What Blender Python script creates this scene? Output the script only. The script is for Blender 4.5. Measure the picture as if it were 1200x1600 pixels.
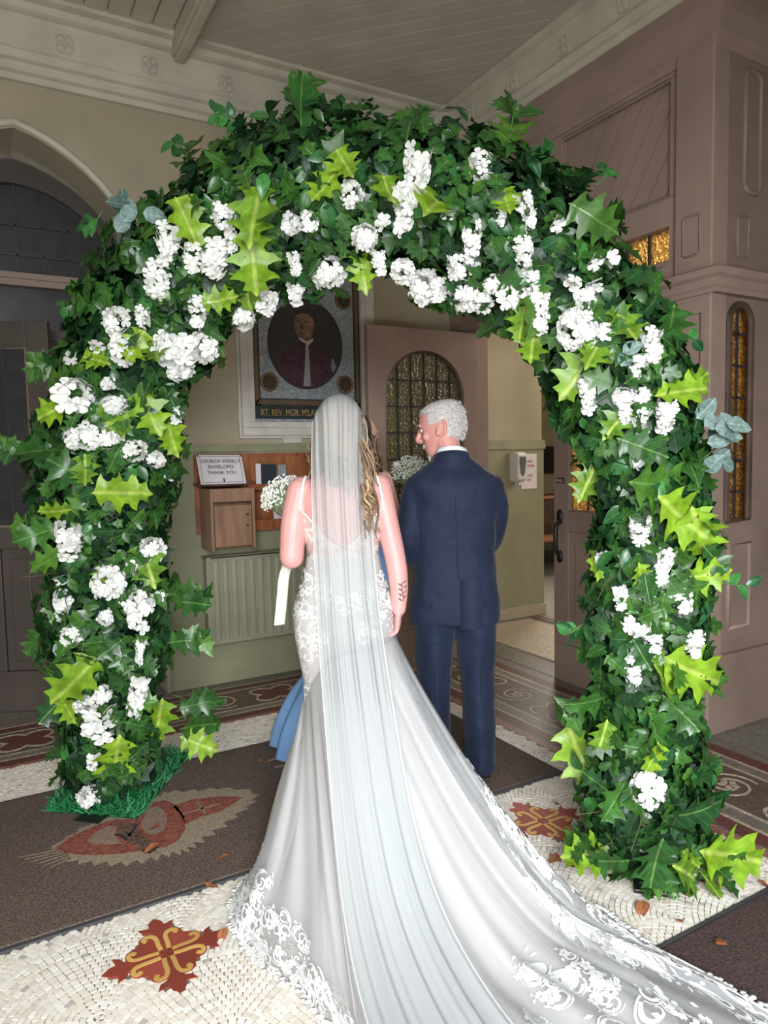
import bpy, bmesh, math, random
import numpy as np
from mathutils import Vector, Matrix, Quaternion
rnd = random.Random(7)
PI = math.pi
for o in list(bpy.data.objects): bpy.data.objects.remove(o)
scn = bpy.context.scene
COL = scn.collection

# ---------------------------------------------------------------- camera
F = 1105.0
RW = np.array([[0.8678357, 0.05623958, -0.49365808], [-0.49641405, 0.05647218, -0.86624707], [-0.02083942, 0.99681894, 0.07692669]])
CAMH = 1.5
cam = bpy.data.cameras.new('camera'); camo = bpy.data.objects.new('camera', cam); COL.objects.link(camo)
cam.sensor_fit = 'VERTICAL'; cam.sensor_height = 36.0; cam.sensor_width = 27.0
cam.lens = F / 1600 * 36.0; cam.clip_start = 0.02
M4 = Matrix.Identity(4)
for i in range(3):
    for j in range(3): M4[i][j] = RW[i][j]
M4.translation = (0, 0, CAMH)
camo.matrix_world = M4
scn.camera = camo

# ---------------------------------------------------------------- world, daylight, exposure
w = bpy.data.worlds.new('world'); scn.world = w; w.use_nodes = True
bg = w.node_tree.nodes['Background']; bg.inputs[0].default_value = (0.80, 0.90, 1.0, 1); bg.inputs[1].default_value = 0.9
def area(name, loc, direction, sx, sy, power, col):
    l = bpy.data.lights.new(name, 'AREA'); l.shape = 'RECTANGLE'; l.size = sx; l.size_y = sy; l.energy = power; l.color = col
    o = bpy.data.objects.new(name, l); COL.objects.link(o); o.location = loc
    o.rotation_euler = Vector(direction).to_track_quat('-Z', 'Y').to_euler()
    return o
# daylight entering by the open street door behind the photographer
area('street_door_daylight', (-1.1, -2.1, 3.0), (0.42, 1, -0.50), 3.0, 2.8, 720, (0.95, 0.98, 1.0))
# added low fill lamp, aimed up to brighten the ceiling and cornice
area('ceiling_fill_lamp', (-.7, -1.7, .35), (.35, 1, .50), 2.2, .7, 55, (1.0, .97, .90))
# daylight inside the church, coming from its nave windows
area('nave_window_daylight', (6.6, 3.7, 3.0), (-1, 0.12, -0.45), 2.0, 2.4, 48, (1.0, 0.93, 0.80))
area('amber_pane_backlight', (5.6, 6.4, 3.2), (-.50, -1, -.35), 1.6, 1.8, 130, (1.0, 0.93, 0.80))  # added lamp behind the screen, put in to backlight its amber panes
scn.view_settings.view_transform = 'Standard'; scn.view_settings.look = 'None'
scn.view_settings.exposure = 0.5; scn.view_settings.gamma = 1.0; scn.view_settings.use_curve_mapping = False
try:
    scn.cycles.transparent_max_bounces = 24
except Exception: pass

# ---------------------------------------------------------------- helpers
def ray(px, py): return RW @ np.array([px - 600, -(py - 800), -F])
def at(px, py, ax=2, val=0.0):
    r = ray(px, py); c = np.array([0, 0, CAMH]); return c + r * (val - c[ax]) / r[ax]
def atd(px, py, d): return np.array([0, 0, CAMH]) + ray(px, py) * d / F

class MB:
    def __init__(s): s.v = []; s.f = []; s.lu = []
    def add(s, vs, fs):
        b = len(s.v); s.v.extend([tuple(map(float, p)) for p in vs]); s.f.extend([tuple(i + b for i in f) for f in fs]); return s
    def box(s, x0, x1, y0, y1, z0, z1):
        return s.add([(x0,y0,z0),(x1,y0,z0),(x1,y1,z0),(x0,y1,z0),(x0,y0,z1),(x1,y0,z1),(x1,y1,z1),(x0,y1,z1)],
                     [(3,2,1,0),(4,5,6,7),(0,1,5,4),(1,2,6,5),(2,3,7,6),(3,0,4,7)])
    def obox(s, c, ax, ay, az):          # oriented box, half axes
        c, ax, ay, az = map(np.array, (c, ax, ay, az)); vs = []
        for k in (-1, 1):
            for i, j in ((-1,-1),(1,-1),(1,1),(-1,1)): vs.append(c + i*ax + j*ay + k*az)
        return s.add(vs, [(3,2,1,0),(4,5,6,7),(0,1,5,4),(1,2,6,5),(2,3,7,6),(3,0,4,7)])
    def prism(s, pts, off):              # polygon (3d pts) pushed by off
        n = len(pts); off = np.array(off, float); pts = [np.array(p, float) for p in pts]
        return s.add(pts + [p + off for p in pts], [tuple(range(n))[::-1], tuple(range(n, 2*n))] + [(i, (i+1) % n, n+(i+1) % n, n+i) for i in range(n)])
    def rings(s, R, cap=True, closed=True):
        n = len(R[0]); b = len(s.v); vs = [p for r in R for p in r]; fs = []
        m = n if closed else n - 1
        for i in range(len(R)-1):
            for j in range(m):
                k = (j+1) % n; fs.append((i*n+j, i*n+k, (i+1)*n+k, (i+1)*n+j))
        if cap: fs.append(tuple(range(n))[::-1]); fs.append(tuple((len(R)-1)*n+j for j in range(n)))
        return s.add(vs, fs)
    def tube(s, pts, rad, seg=8, cap=True, flat=None):
        pts = [Vector(p) for p in pts]; n = len(pts)
        if not hasattr(rad, '__len__'): rad = [rad]*n
        R = []; up = None
        for i, p in enumerate(pts):
            t = (pts[min(i+1, n-1)] - pts[max(i-1, 0)])
            t = t.normalized() if t.length > 1e-9 else Vector((0,0,1))
            if up is None:
                up = Vector((0,0,1)) if abs(t.z) < .9 else Vector((0,1,0))
            a = t.cross(up)
            if a.length < 1e-4: a = t.orthogonal()
            a.normalize(); b2 = a.cross(t).normalized(); up = b2
            R.append([tuple(p + (a*math.cos(q) + b2*math.sin(q)*(flat or 1))*rad[i]) for q in [2*PI*k/seg for k in range(seg)]])
        return s.rings(R, cap)
    def limb(s, pts, rad, seg=14, sub=5):   # smooth tapered chain with round ends
        P = catmull(pts, sub); rr = [q[0] for q in catmull([(r, 0, 0) for r in rad], sub)]
        P = [Vector(p) for p in P]
        t0 = (P[0]-P[1]).normalized(); t1 = (P[-1]-P[-2]).normalized()
        pre = []; prer = []
        for k in (0.98, .8, .45): pre.append(P[0] + t0*rr[0]*k); prer.append(rr[0]*math.sqrt(1-k*k))
        post = []; postr = []
        for k in (.45, .8, .98): post.append(P[-1] + t1*rr[-1]*k); postr.append(rr[-1]*math.sqrt(1-k*k))
        return s.tube(pre + P + post, prer + rr + postr, seg)
    def ellip(s, c, rx, ry, rz, m=None, seg=16, ring=10):
        R = []
        for i in range(ring+1):
            a = PI*(i/ring)*.98 + .01*PI
            r = []
            for k in range(seg):
                q = 2*PI*k/seg; p = Vector((rx*math.sin(a)*math.cos(q), ry*math.sin(a)*math.sin(q), -rz*math.cos(a)))
                if m is not None: p = m @ p
                r.append(tuple(Vector(c)+p))
            R.append(r)
        return s.rings(R)
    def xform(s, M, i0=0):
        for i in range(i0, len(s.v)): s.v[i] = tuple(M @ Vector(s.v[i]))
        return s
    def mesh(s, name, smooth=False):
        m = bpy.data.meshes.new(name); m.from_pydata(s.v, [], s.f); m.update()
        if s.lu:
            a = m.attributes.new('luv', 'FLOAT_VECTOR', 'POINT'); a.data.foreach_set('vector', np.array(s.lu, 'f').ravel())
        if smooth: m.polygons.foreach_set('use_smooth', [True]*len(m.polygons))
        return m
    def build(s, name, mat, parent=None, smooth=False, **kw):
        o = link(name, s.mesh(name, smooth), mat, parent)
        tag(o, **kw); return o

def catmull(pts, sub):
    P = [np.array(p, float) for p in pts]; out = []
    for i in range(len(P)-1):
        p0 = P[i-1] if i else 2*P[0]-P[1]; p1 = P[i]; p2 = P[i+1]; p3 = P[i+2] if i+2 < len(P) else 2*P[-1]-P[-2]
        for k in range(sub):
            t = k/sub; out.append(.5*((2*p1)+(-p0+p2)*t+(2*p0-5*p1+4*p2-p3)*t*t+(-p0+3*p1-3*p2+p3)*t**3))
    out.append(P[-1]); return out

def link(name, mesh, mat, parent=None):
    o = bpy.data.objects.new(name, mesh); COL.objects.link(o)
    if mat is not None and (len(mesh.materials) == 0): mesh.materials.append(mat)
    if parent is not None: setpar(o, parent)
    return o
PW = {}
def setpar(o, parent):
    # mesh data is in world space unless the parent was registered as local
    o.parent = parent
    if parent.name in PW: o.matrix_parent_inverse = PW[parent.name]
def tag(o, label=None, cat=None, group=None, kind=None):
    if label: o['label'] = label
    if cat: o['category'] = cat
    if group: o['group'] = group
    if kind: o['kind'] = kind
    return o
def empty(name, loc, rz=0.0, local=False, parent=None, **kw):
    o = bpy.data.objects.new(name, None); COL.objects.link(o); o.location = loc; o.rotation_euler = (0, 0, rz); o.empty_display_size = .1
    if not local:
        PW[o.name] = (Matrix.Translation(loc) @ Matrix.Rotation(rz, 4, 'Z')).inverted()
    tag(o, **kw); return o
def bevel(o, wd, seg=2):
    m = o.modifiers.new('bevel', 'BEVEL'); m.width = wd; m.segments = seg; m.limit_method = 'ANGLE'; return o
def remesh(mb, voxel, smooth=4, name='m'):
    m = mb.mesh('tmp'); o = bpy.data.objects.new('tmp', m); COL.objects.link(o)
    r = o.modifiers.new('r', 'REMESH'); r.mode = 'VOXEL'; r.voxel_size = voxel; r.use_smooth_shade = True
    if smooth:
        sm = o.modifiers.new('s', 'SMOOTH'); sm.factor = .5; sm.iterations = smooth
    dg = bpy.context.evaluated_depsgraph_get(); dg.update()
    me = bpy.data.meshes.new_from_object(o.evaluated_get(dg)); me.name = name
    bpy.data.objects.remove(o); me.polygons.foreach_set('use_smooth', [True]*len(me.polygons)); return me
def text(name, body, size, M, mat, parent, ext=.0008, align='CENTER', xs=1.0):
    c = bpy.data.curves.new('t', 'FONT'); c.body = body; c.size = size; c.align_x = align; c.extrude = ext; c.resolution_u = 2
    o = bpy.data.objects.new('t', c); COL.objects.link(o)
    dg = bpy.context.evaluated_depsgraph_get(); dg.update()
    me = bpy.data.meshes.new_from_object(o.evaluated_get(dg)); bpy.data.objects.remove(o)
    me.transform(M @ Matrix.Diagonal((xs, 1, 1, 1))); me.materials.clear()
    return link(name, me, mat, parent)

# ---------------------------------------------------------------- materials
def new_mat(name):
    m = bpy.data.materials.new(name); m.use_nodes = True; nt = m.node_tree
    return m, nt, nt.nodes['Principled BSDF']
def N(nt, t, **k):
    n = nt.nodes.new(t)
    for a, b in k.items(): setattr(n, a, b)
    return n
def c4(c): return (c[0], c[1], c[2], 1)
def mat(name, col, rough=.6, var=.12, scale=6, bump=0.0, bscale=60, metal=0, spec=.5, col2=None, stretch=None, sheen=0):
    m, nt, p = new_mat(name); L = nt.links
    tc = N(nt, 'ShaderNodeTexCoord'); mp = N(nt, 'ShaderNodeMapping'); L.new(tc.outputs['Object'], mp.inputs[0])
    if stretch: mp.inputs['Scale'].default_value = stretch
    no = N(nt, 'ShaderNodeTexNoise'); no.inputs['Scale'].default_value = scale; no.inputs['Detail'].default_value = 5; L.new(mp.outputs[0], no.inputs['Vector'])
    rp = N(nt, 'ShaderNodeValToRGB'); c2 = col2 or tuple(x*(1-var*1.6) for x in col)
    rp.color_ramp.elements[0].position = .32; rp.color_ramp.elements[1].position = .68
    rp.color_ramp.elements[0].color = c4(c2); rp.color_ramp.elements[1].color = c4(tuple(min(1, x*(1+var*.5)) for x in col))
    L.new(no.outputs['Fac'], rp.inputs[0]); L.new(rp.outputs[0], p.inputs['Base Color'])
    p.inputs['Roughness'].default_value = rough; p.inputs['Metallic'].default_value = metal; p.inputs['Specular IOR Level'].default_value = spec
    if sheen: p.inputs['Sheen Weight'].default_value = sheen
    if bump:
        n2 = N(nt, 'ShaderNodeTexNoise'); n2.inputs['Scale'].default_value = bscale; n2.inputs['Detail'].default_value = 3; L.new(mp.outputs[0], n2.inputs['Vector'])
        b = N(nt, 'ShaderNodeBump'); b.inputs['Strength'].default_value = bump; b.inputs['Distance'].default_value = .01
        L.new(n2.outputs['Fac'], b.inputs['Height']); L.new(b.outputs[0], p.inputs['Normal'])
    return m
def island_mat(name, cols, rough=.5, spec=.4, bump=0):
    m, nt, p = new_mat(name); L = nt.links
    g = N(nt, 'ShaderNodeNewGeometry'); rp = N(nt, 'ShaderNodeValToRGB'); cr = rp.color_ramp; cr.interpolation = 'CONSTANT'
    cr.elements.remove(cr.elements[1]); x = 0; tot = sum(c[1] for c in cols)
    for i, (c, wt) in enumerate(cols):
        e = cr.elements[0] if i == 0 else cr.elements.new(x)
        e.position = x; e.color = c4(c); x += wt/tot
    oi = N(nt, 'ShaderNodeObjectInfo'); ad = N(nt, 'ShaderNodeMath', operation='ADD'); L.new(g.outputs['Random Per Island'], ad.inputs[0]); L.new(oi.outputs['Random'], ad.inputs[1])
    fr = N(nt, 'ShaderNodeMath', operation='FRACT'); L.new(ad.outputs[0], fr.inputs[0])
    L.new(fr.outputs[0], rp.inputs[0]); L.new(rp.outputs[0], p.inputs['Base Color'])
    p.inputs['Roughness'].default_value = rough; p.inputs['Specular IOR Level'].default_value = spec
    return m
def leaf_mat(name, cols, vein, rough=.42, trans=.22, vw=.024, mottle=.62):
    m, nt, p = new_mat(name); L = nt.links
    g = N(nt, 'ShaderNodeNewGeometry'); oi = N(nt, 'ShaderNodeObjectInfo')
    ad = N(nt, 'ShaderNodeMath', operation='ADD'); L.new(g.outputs['Random Per Island'], ad.inputs[0]); L.new(oi.outputs['Random'], ad.inputs[1])
    fr = N(nt, 'ShaderNodeMath', operation='FRACT'); L.new(ad.outputs[0], fr.inputs[0])
    rp = N(nt, 'ShaderNodeValToRGB'); cr = rp.color_ramp
    cr.elements.remove(cr.elements[1])
    for i, c in enumerate(cols):
        e = cr.elements[0] if i == 0 else cr.elements.new(i/(len(cols)-1))
        e.position = i/(len(cols)-1); e.color = c4(c)
    L.new(fr.outputs[0], rp.inputs[0])
    at_ = N(nt, 'ShaderNodeAttribute', attribute_name='luv'); sx = N(nt, 'ShaderNodeSeparateXYZ'); L.new(at_.outputs['Vector'], sx.inputs[0])
    ab = N(nt, 'ShaderNodeMath', operation='ABSOLUTE'); L.new(sx.outputs[0], ab.inputs[0])
    # side veins: sawtooth of (v*7 - |u|*3)
    m1 = N(nt, 'ShaderNodeMath', operation='MULTIPLY'); L.new(sx.outputs[1], m1.inputs[0]); m1.inputs[1].default_value = 6.5
    m2 = N(nt, 'ShaderNodeMath', operation='MULTIPLY'); L.new(ab.outputs[0], m2.inputs[0]); m2.inputs[1].default_value = 7.0
    sb = N(nt, 'ShaderNodeMath', operation='SUBTRACT'); L.new(m1.outputs[0], sb.inputs[0]); L.new(m2.outputs[0], sb.inputs[1])
    f2 = N(nt, 'ShaderNodeMath', operation='FRACT'); L.new(sb.outputs[0], f2.inputs[0])
    lt = N(nt, 'ShaderNodeMath', operation='LESS_THAN'); L.new(f2.outputs[0], lt.inputs[0]); lt.inputs[1].default_value = .13
    ml = N(nt, 'ShaderNodeMath', operation='MULTIPLY'); L.new(lt.outputs[0], ml.inputs[0]); ml.inputs[1].default_value = .28
    mr = N(nt, 'ShaderNodeMapRange'); mr.inputs['From Min'].default_value = vw*.3; mr.inputs['From Max'].default_value = vw; mr.inputs['To Min'].default_value = 1; mr.inputs['To Max'].default_value = 0; L.new(ab.outputs[0], mr.inputs[0])
    mx = N(nt, 'ShaderNodeMath', operation='MAXIMUM'); L.new(mr.outputs[0], mx.inputs[0]); L.new(ml.outputs[0], mx.inputs[1])
    mix = N(nt, 'ShaderNodeMixRGB'); L.new(mx.outputs[0], mix.inputs[0]); L.new(rp.outputs[0], mix.inputs[1]); mix.inputs[2].default_value = c4(vein)
    no = N(nt, 'ShaderNodeTexNoise'); no.inputs['Scale'].default_value = 5.5; no.inputs['Detail'].default_value = 3; L.new(at_.outputs['Vector'], no.inputs['Vector'])
    wv = N(nt, 'ShaderNodeMath', operation='ADD'); L.new(fr.outputs[0], wv.inputs[0]); wv.inputs[1].default_value = 0; no.noise_dimensions = '4D'; L.new(wv.outputs[0], no.inputs['W'])
    nr = N(nt, 'ShaderNodeMapRange'); nr.inputs['From Min'].default_value = .35; nr.inputs['From Max'].default_value = .65; nr.inputs['To Min'].default_value = mottle; nr.inputs['To Max'].default_value = 1.12; L.new(no.outputs['Fac'], nr.inputs[0])
    mu = N(nt, 'ShaderNodeMixRGB', blend_type='MULTIPLY'); mu.inputs[0].default_value = 1; L.new(mix.outputs[0], mu.inputs[1]); L.new(nr.outputs[0], mu.inputs[2]); mix = mu
    bp = N(nt, 'ShaderNodeBump'); bp.inputs['Strength'].default_value = .35; bp.inputs['Distance'].default_value = .004; L.new(mx.outputs[0], bp.inputs['Height']); L.new(bp.outputs[0], p.inputs['Normal'])
    L.new(mix.outputs[0], p.inputs['Base Color']); p.inputs['Roughness'].default_value = rough; p.inputs['Specular IOR Level'].default_value = .45
    tr = N(nt, 'ShaderNodeBsdfTranslucent'); L.new(mix.outputs[0], tr.inputs[0])
    ms = N(nt, 'ShaderNodeMixShader'); ms.inputs[0].default_value = trans; L.new(p.outputs[0], ms.inputs[1]); L.new(tr.outputs[0], ms.inputs[2])
    L.new(ms.outputs[0], nt.nodes['Material Output'].inputs[0]); return m
def cloth_sheer(name, col, alpha, rough=.7, weave=0, lace=False, stripes=0):
    m, nt, p = new_mat(name); L = nt.links
    p.inputs['Base Color'].default_value = c4(col); p.inputs['Roughness'].default_value = rough; p.inputs['Specular IOR Level'].default_value = .2
    tl = N(nt, 'ShaderNodeBsdfTranslucent'); tl.inputs[0].default_value = c4(col)
    s1 = N(nt, 'ShaderNodeMixShader'); s1.inputs[0].default_value = .35; L.new(p.outputs[0], s1.inputs[1]); L.new(tl.outputs[0], s1.inputs[2])
    tp = N(nt, 'ShaderNodeBsdfTransparent'); s2 = N(nt, 'ShaderNodeMixShader')
    L.new(tp.outputs[0], s2.inputs[1]); L.new(s1.outputs[0], s2.inputs[2])
    va = N(nt, 'ShaderNodeValue'); va.outputs[0].default_value = alpha; fac = va.outputs[0]
    if lace:
        tc = N(nt, 'ShaderNodeTexCoord'); vo = N(nt, 'ShaderNodeTexNoise'); vo.inputs['Scale'].default_value = 34; vo.inputs['Detail'].default_value = 2; L.new(tc.outputs['Object'], vo.inputs['Vector'])
        rp = N(nt, 'ShaderNodeMapRange'); rp.inputs['From Min'].default_value = .47; rp.inputs['From Max'].default_value = .53; L.new(vo.outputs['Fac'], rp.inputs[0])
        mx = N(nt, 'ShaderNodeMath', operation='MAXIMUM'); L.new(fac, mx.inputs[0]); L.new(rp.outputs[0], mx.inputs[1]); fac = mx.outputs[0]
        bp = N(nt, 'ShaderNodeBump'); bp.inputs['Strength'].default_value = .5; bp.inputs['Distance'].default_value = .004; L.new(vo.outputs['Fac'], bp.inputs['Height']); L.new(bp.outputs[0], p.inputs['Normal'])
    L.new(fac, s2.inputs[0]); L.new(s2.outputs[0], nt.nodes['Material Output'].inputs[0]); return m
def glass_mat(name, col, col2, scale=40):
    m, nt, p = new_mat(name); L = nt.links
    tc = N(nt, 'ShaderNodeTexCoord'); vo = N(nt, 'ShaderNodeTexVoronoi'); vo.inputs['Scale'].default_value = scale; L.new(tc.outputs['Object'], vo.inputs['Vector'])
    rp = N(nt, 'ShaderNodeValToRGB'); rp.color_ramp.elements[0].color = c4(col2); rp.color_ramp.elements[1].color = c4(col); rp.color_ramp.elements[0].position = .15; rp.color_ramp.elements[1].position = .75
    L.new(vo.outputs['Distance'], rp.inputs[0])
    b = N(nt, 'ShaderNodeBump'); b.inputs['Strength'].default_value = .8; b.inputs['Distance'].default_value = .01; L.new(vo.outputs['Distance'], b.inputs['Height'])
    tl = N(nt, 'ShaderNodeBsdfTranslucent'); L.new(rp.outputs[0], tl.inputs[0]); L.new(b.outputs[0], tl.inputs['Normal'])
    rf = N(nt, 'ShaderNodeBsdfRefraction'); rf.inputs['Roughness'].default_value = .25; rf.inputs['IOR'].default_value = 1.2; L.new(rp.outputs[0], rf.inputs[0]); L.new(b.outputs[0], rf.inputs['Normal'])
    gl = N(nt, 'ShaderNodeBsdfGlossy'); gl.inputs['Roughness'].default_value = .15; L.new(b.outputs[0], gl.inputs['Normal'])
    a = N(nt, 'ShaderNodeMixShader'); a.inputs[0].default_value = .5; L.new(tl.outputs[0], a.inputs[1]); L.new(rf.outputs[0], a.inputs[2])
    c = N(nt, 'ShaderNodeMixShader'); c.inputs[0].default_value = .07; L.new(a.outputs[0], c.inputs[1]); L.new(gl.outputs[0], c.inputs[2])
    L.new(c.outputs[0], nt.nodes['Material Output'].inputs[0]); return m

CREAM = mat('cream_plaster', (.42, .37, .265), .8, .10, 2.2, .12, 40)
GREEN = mat('sage_green_paint', (.29, .285, .18), .55, .10, 3, .06, 30)
RAILG = mat('sage_rail_paint', (.30, .30, .19), .5)
PINK = mat('taupe_pink_paint', (.32, .228, .19), .5, .10, 3, .05, 50)
PINKD = mat('taupe_pink_darker', (.25, .18, .148), .55, .12, 3, .08, 40)  # darker copy of the taupe pink, carrying the return face's dimness in its colour
CEIL = mat('ceiling_paint', (.55, .51, .42), .75, .08, 3)
CORN = mat('cornice_paint', (.58, .54, .44), .7, .10, 5, .1, 30)
WHITEP = mat('white_frame_paint', (.62, .58, .54), .5, .10, 8)
RADM = mat('radiator_enamel', (.34, .335, .24), .35, .06, 5)
OAK = mat('oak_veneer', (.31, .18, .11), .45, .25, 5, col2=(.24, .13, .08), stretch=(6, 6, .8))
REDW = mat('red_wood', (.33, .12, .05), .4, .3, 6, col2=(.20, .06, .025), stretch=(5, 5, .8))
DARKW = mat('dark_wood', (.09, .055, .04), .45, .3, 6)
PEWW = mat('pew_wood', (.34, .14, .07), .35, .25, 6, stretch=(1, 6, 6))
BLACKM = mat('black_metal', (.015, .015, .016), .35, .1, 8)
LEAD = mat('lead_came', (.03, .03, .03), .5, .1, 8)
DARKGL = mat('dark_window_glass', (.035, .036, .04), .3, .2, 9)
AMBER = glass_mat('amber_cathedral_glass', (.95, .74, .42), (.42, .27, .10), 60)
PALEGL = glass_mat('pale_cathedral_glass', (.97, .95, .78), (.80, .77, .58), 55)
BRASS = mat('brass', (.55, .42, .2), .3, .1, 8, metal=1)
PAPER = mat('white_paper', (.72, .68, .72), .7, .04, 5)
INK = mat('black_ink', (.03, .03, .035), .6)
REDINK = mat('red_ink', (.55, .05, .10), .6)
PLAST = mat('white_plastic', (.72, .70, .68), .3, .04, 5)
GREYPL = mat('grey_plastic', (.12, .13, .15), .25)
GROUT = mat('grout', (.20, .18, .15), .9, .2, 40)
TESS = island_mat('cream_tesserae', [((.76,.71,.64),5),((.71,.65,.57),4),((.80,.76,.70),4),((.65,.59,.52),2),((.74,.67,.58),3),((.46,.43,.40),.35)], .55, .3)
TRED = island_mat('red_tesserae', [((.25,.045,.03),3),((.21,.038,.026),2),((.30,.06,.04),2)], .5)
TGOLD = island_mat('gold_tesserae', [((.58,.36,.10),3),((.50,.29,.08),2)], .5)
def mosaic(name, col, var=.35):
    m, nt, p = new_mat(name); L = nt.links
    tc = N(nt, 'ShaderNodeTexCoord'); vo = N(nt, 'ShaderNodeTexVoronoi'); vo.inputs['Scale'].default_value = 62; L.new(tc.outputs['Object'], vo.inputs['Vector'])
    hs = N(nt, 'ShaderNodeMapRange'); hs.inputs['To Min'].default_value = 1-var; hs.inputs['To Max'].default_value = 1+var; L.new(vo.outputs['Color'], hs.inputs[0])
    mu = N(nt, 'ShaderNodeMixRGB', blend_type='MULTIPLY'); mu.inputs[0].default_value = 1; mu.inputs[1].default_value = c4(col); L.new(hs.outputs[0], mu.inputs[2])
    v2 = N(nt, 'ShaderNodeTexVoronoi', feature='DISTANCE_TO_EDGE'); v2.inputs['Scale'].default_value = 62; L.new(tc.outputs['Object'], v2.inputs['Vector'])
    lt = N(nt, 'ShaderNodeMath', operation='LESS_THAN'); L.new(v2.outputs[0], lt.inputs[0]); lt.inputs[1].default_value = .05
    mi = N(nt, 'ShaderNodeMixRGB'); L.new(lt.outputs[0], mi.inputs[0]); L.new(mu.outputs[0], mi.inputs[1]); mi.inputs[2].default_value = c4(tuple(x*.6 for x in col))
    L.new(mi.outputs[0], p.inputs['Base Color']); p.inputs['Roughness'].default_value = .45
    b = N(nt, 'ShaderNodeBump'); b.inputs['Strength'].default_value = .3; b.inputs['Distance'].default_value = .003; L.new(v2.outputs[0], b.inputs['Height']); L.new(b.outputs[0], p.inputs['Normal'])
    return m
MCREAM = mosaic('mosaic_cream', (.46, .38, .29)); MMAROON = mosaic('mosaic_maroon', (.13, .045, .038)); MGREY = mosaic('mosaic_grey', (.19, .165, .14))
MBROWN = mosaic('mosaic_brown', (.12, .08, .06)); MTERRA = mosaic('mosaic_terracotta', (.30, .15, .10)); MBLUE = mosaic('mosaic_blue', (.10, .13, .17))
MSILV = mosaic('mosaic_silver', (.30, .33, .36), .3)
MATB = mat('brown_mat_pile', (.19, .14, .118), .95, .35, 120, .9, 260, spec=.1)
MATK = mat('dark_mat_pile', (.10, .068, .065), .95, .3, 120, .9, 260, spec=.1)
MATEDGE = mat('mat_rubber_edge', (.05, .05, .055), .7)
MHALO = mat('mat_beige_pile', (.40, .32, .235), .95, .25, 120, .8, 260, spec=.1)
MRED = mat('mat_red_pile', (.34, .115, .085), .95, .3, 60, .8, 260, spec=.1)
MROSE = mat('mat_rose_pile', (.36, .25, .20), .95, .25, 120, .8, 260, spec=.1)
MDARK = mat('mat_black_pile', (.05, .045, .045), .95, .2, 100, .8, 260, spec=.1)
DRY = leaf_mat('dry_leaf', [(.42,.15,.06), (.33,.11,.05), (.5,.22,.10)], (.3, .1, .04), .6, .15)
LIME = leaf_mat('lime_leaf', [(.15,.30,.02), (.25,.43,.025), (.19,.36,.02), (.11,.24,.02)], (.42, .56, .10), .38, .25, .05)
DKOAK = leaf_mat('green_oak_leaf', [(.022,.085,.018), (.045,.145,.024), (.016,.065,.022), (.08,.20,.022)], (.12, .24, .06), .32, .15)
IVY = leaf_mat('ivy_leaf', [(.018,.07,.015), (.05,.155,.022), (.022,.09,.018), (.085,.215,.028)], (.12, .24, .07), .32, .15)
OVAL = leaf_mat('oval_leaf', [(.014,.065,.024), (.045,.18,.04), (.018,.08,.032), (.06,.25,.05)], (.06, .19, .07), .28, .15)
EUCA = leaf_mat('eucalyptus_leaf', [(.13,.22,.20), (.24,.34,.33), (.08,.17,.15)], (.3, .4, .36), .5, .2, .04)
FILL = leaf_mat('inner_shaded_leaf', [(.006,.026,.010), (.013,.052,.015), (.007,.034,.014), (.022,.075,.016)], (.03, .085, .03), .45, .12)  # darkened greens, shade of the gaps between leaves put into the colour
CORE = mat('shade_core', (.006, .018, .008), .95, .4, 30, .5, 50, spec=0)
GRASS = leaf_mat('plastic_grass', [(.02,.24,.08), (.05,.36,.12), (.015,.16,.06)], (.05, .34, .12), .4, .2)
PETAL = leaf_mat('white_petal', [(.88,.88,.86), (.82,.83,.82), (.86,.85,.81)], (.86, .86, .82), .6, .3, mottle=.94)
STEM = mat('green_stem', (.06, .16, .04), .5, .2, 20)
TWIG = mat('brown_twig', (.12, .08, .05), .8, .2, 20)
def skin_mat(name, col):
    m = mat(name, col, .48, .05, 14); p = m.node_tree.nodes['Principled BSDF']
    p.inputs['Subsurface Weight'].default_value = .12; p.inputs['Subsurface Radius'].default_value = (.02, .008, .005); p.inputs['Subsurface Scale'].default_value = .5; return m
SKIN = skin_mat('bride_skin', (.62, .31, .29)); SKINM = skin_mat('man_skin', (.62, .29, .25)); SKINB = skin_mat('bridesmaid_skin', (.60, .36, .30))
INKT = mat('tattoo_ink', (.10, .07, .09), .6)
VEIL = cloth_sheer('veil_tulle', (.59, .62, .635), .62)
TULLE = cloth_sheer('train_tulle', (.66, .67, .69), .31)
LINING = mat('ivory_lining', (.50, .48, .47), .75, .05, 5, spec=.12)
LACE = mat('white_lace_thread', (.82, .82, .82), .7, .06, 60, .5, 300, spec=.2)
LACEB = cloth_sheer('bodice_lace', (.86, .84, .81), .45, lace=True)
BLONDE = island_mat('blonde_hair', [((.20,.125,.07),3),((.29,.19,.11),3),((.13,.08,.045),2),((.40,.29,.18),1)], .4, .5)
BRUN = island_mat('dark_hair', [((.03,.02,.014),4),((.06,.038,.022),2),((.12,.075,.04),1)], .35, .5)
GREYH = island_mat('grey_hair', [((.62,.58,.57),3),((.52,.48,.47),2),((.72,.69,.68),3),((.42,.37,.35),1)], .6, .3)
NAVY = mat('navy_wool', (.012, .019, .046), .7, .15, 8, .15, 500, spec=.25, sheen=.08)
SHIRT = mat('white_shirt', (.85, .86, .88), .6, .03)
BLUES = mat('blue_satin', (.20, .38, .68), .32, .08, 4, spec=.6)
SHOE = mat('black_leather', (.012, .012, .013), .3)
RIB = mat('ivory_ribbon', (.80, .76, .70), .4, .04)
DBROWN = mat('dark_brown_paint', (.065, .05, .043), .55, .12, 3)
STONEW = mat('nave_wall', (.42, .40, .28), .8, .1, 3)

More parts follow.
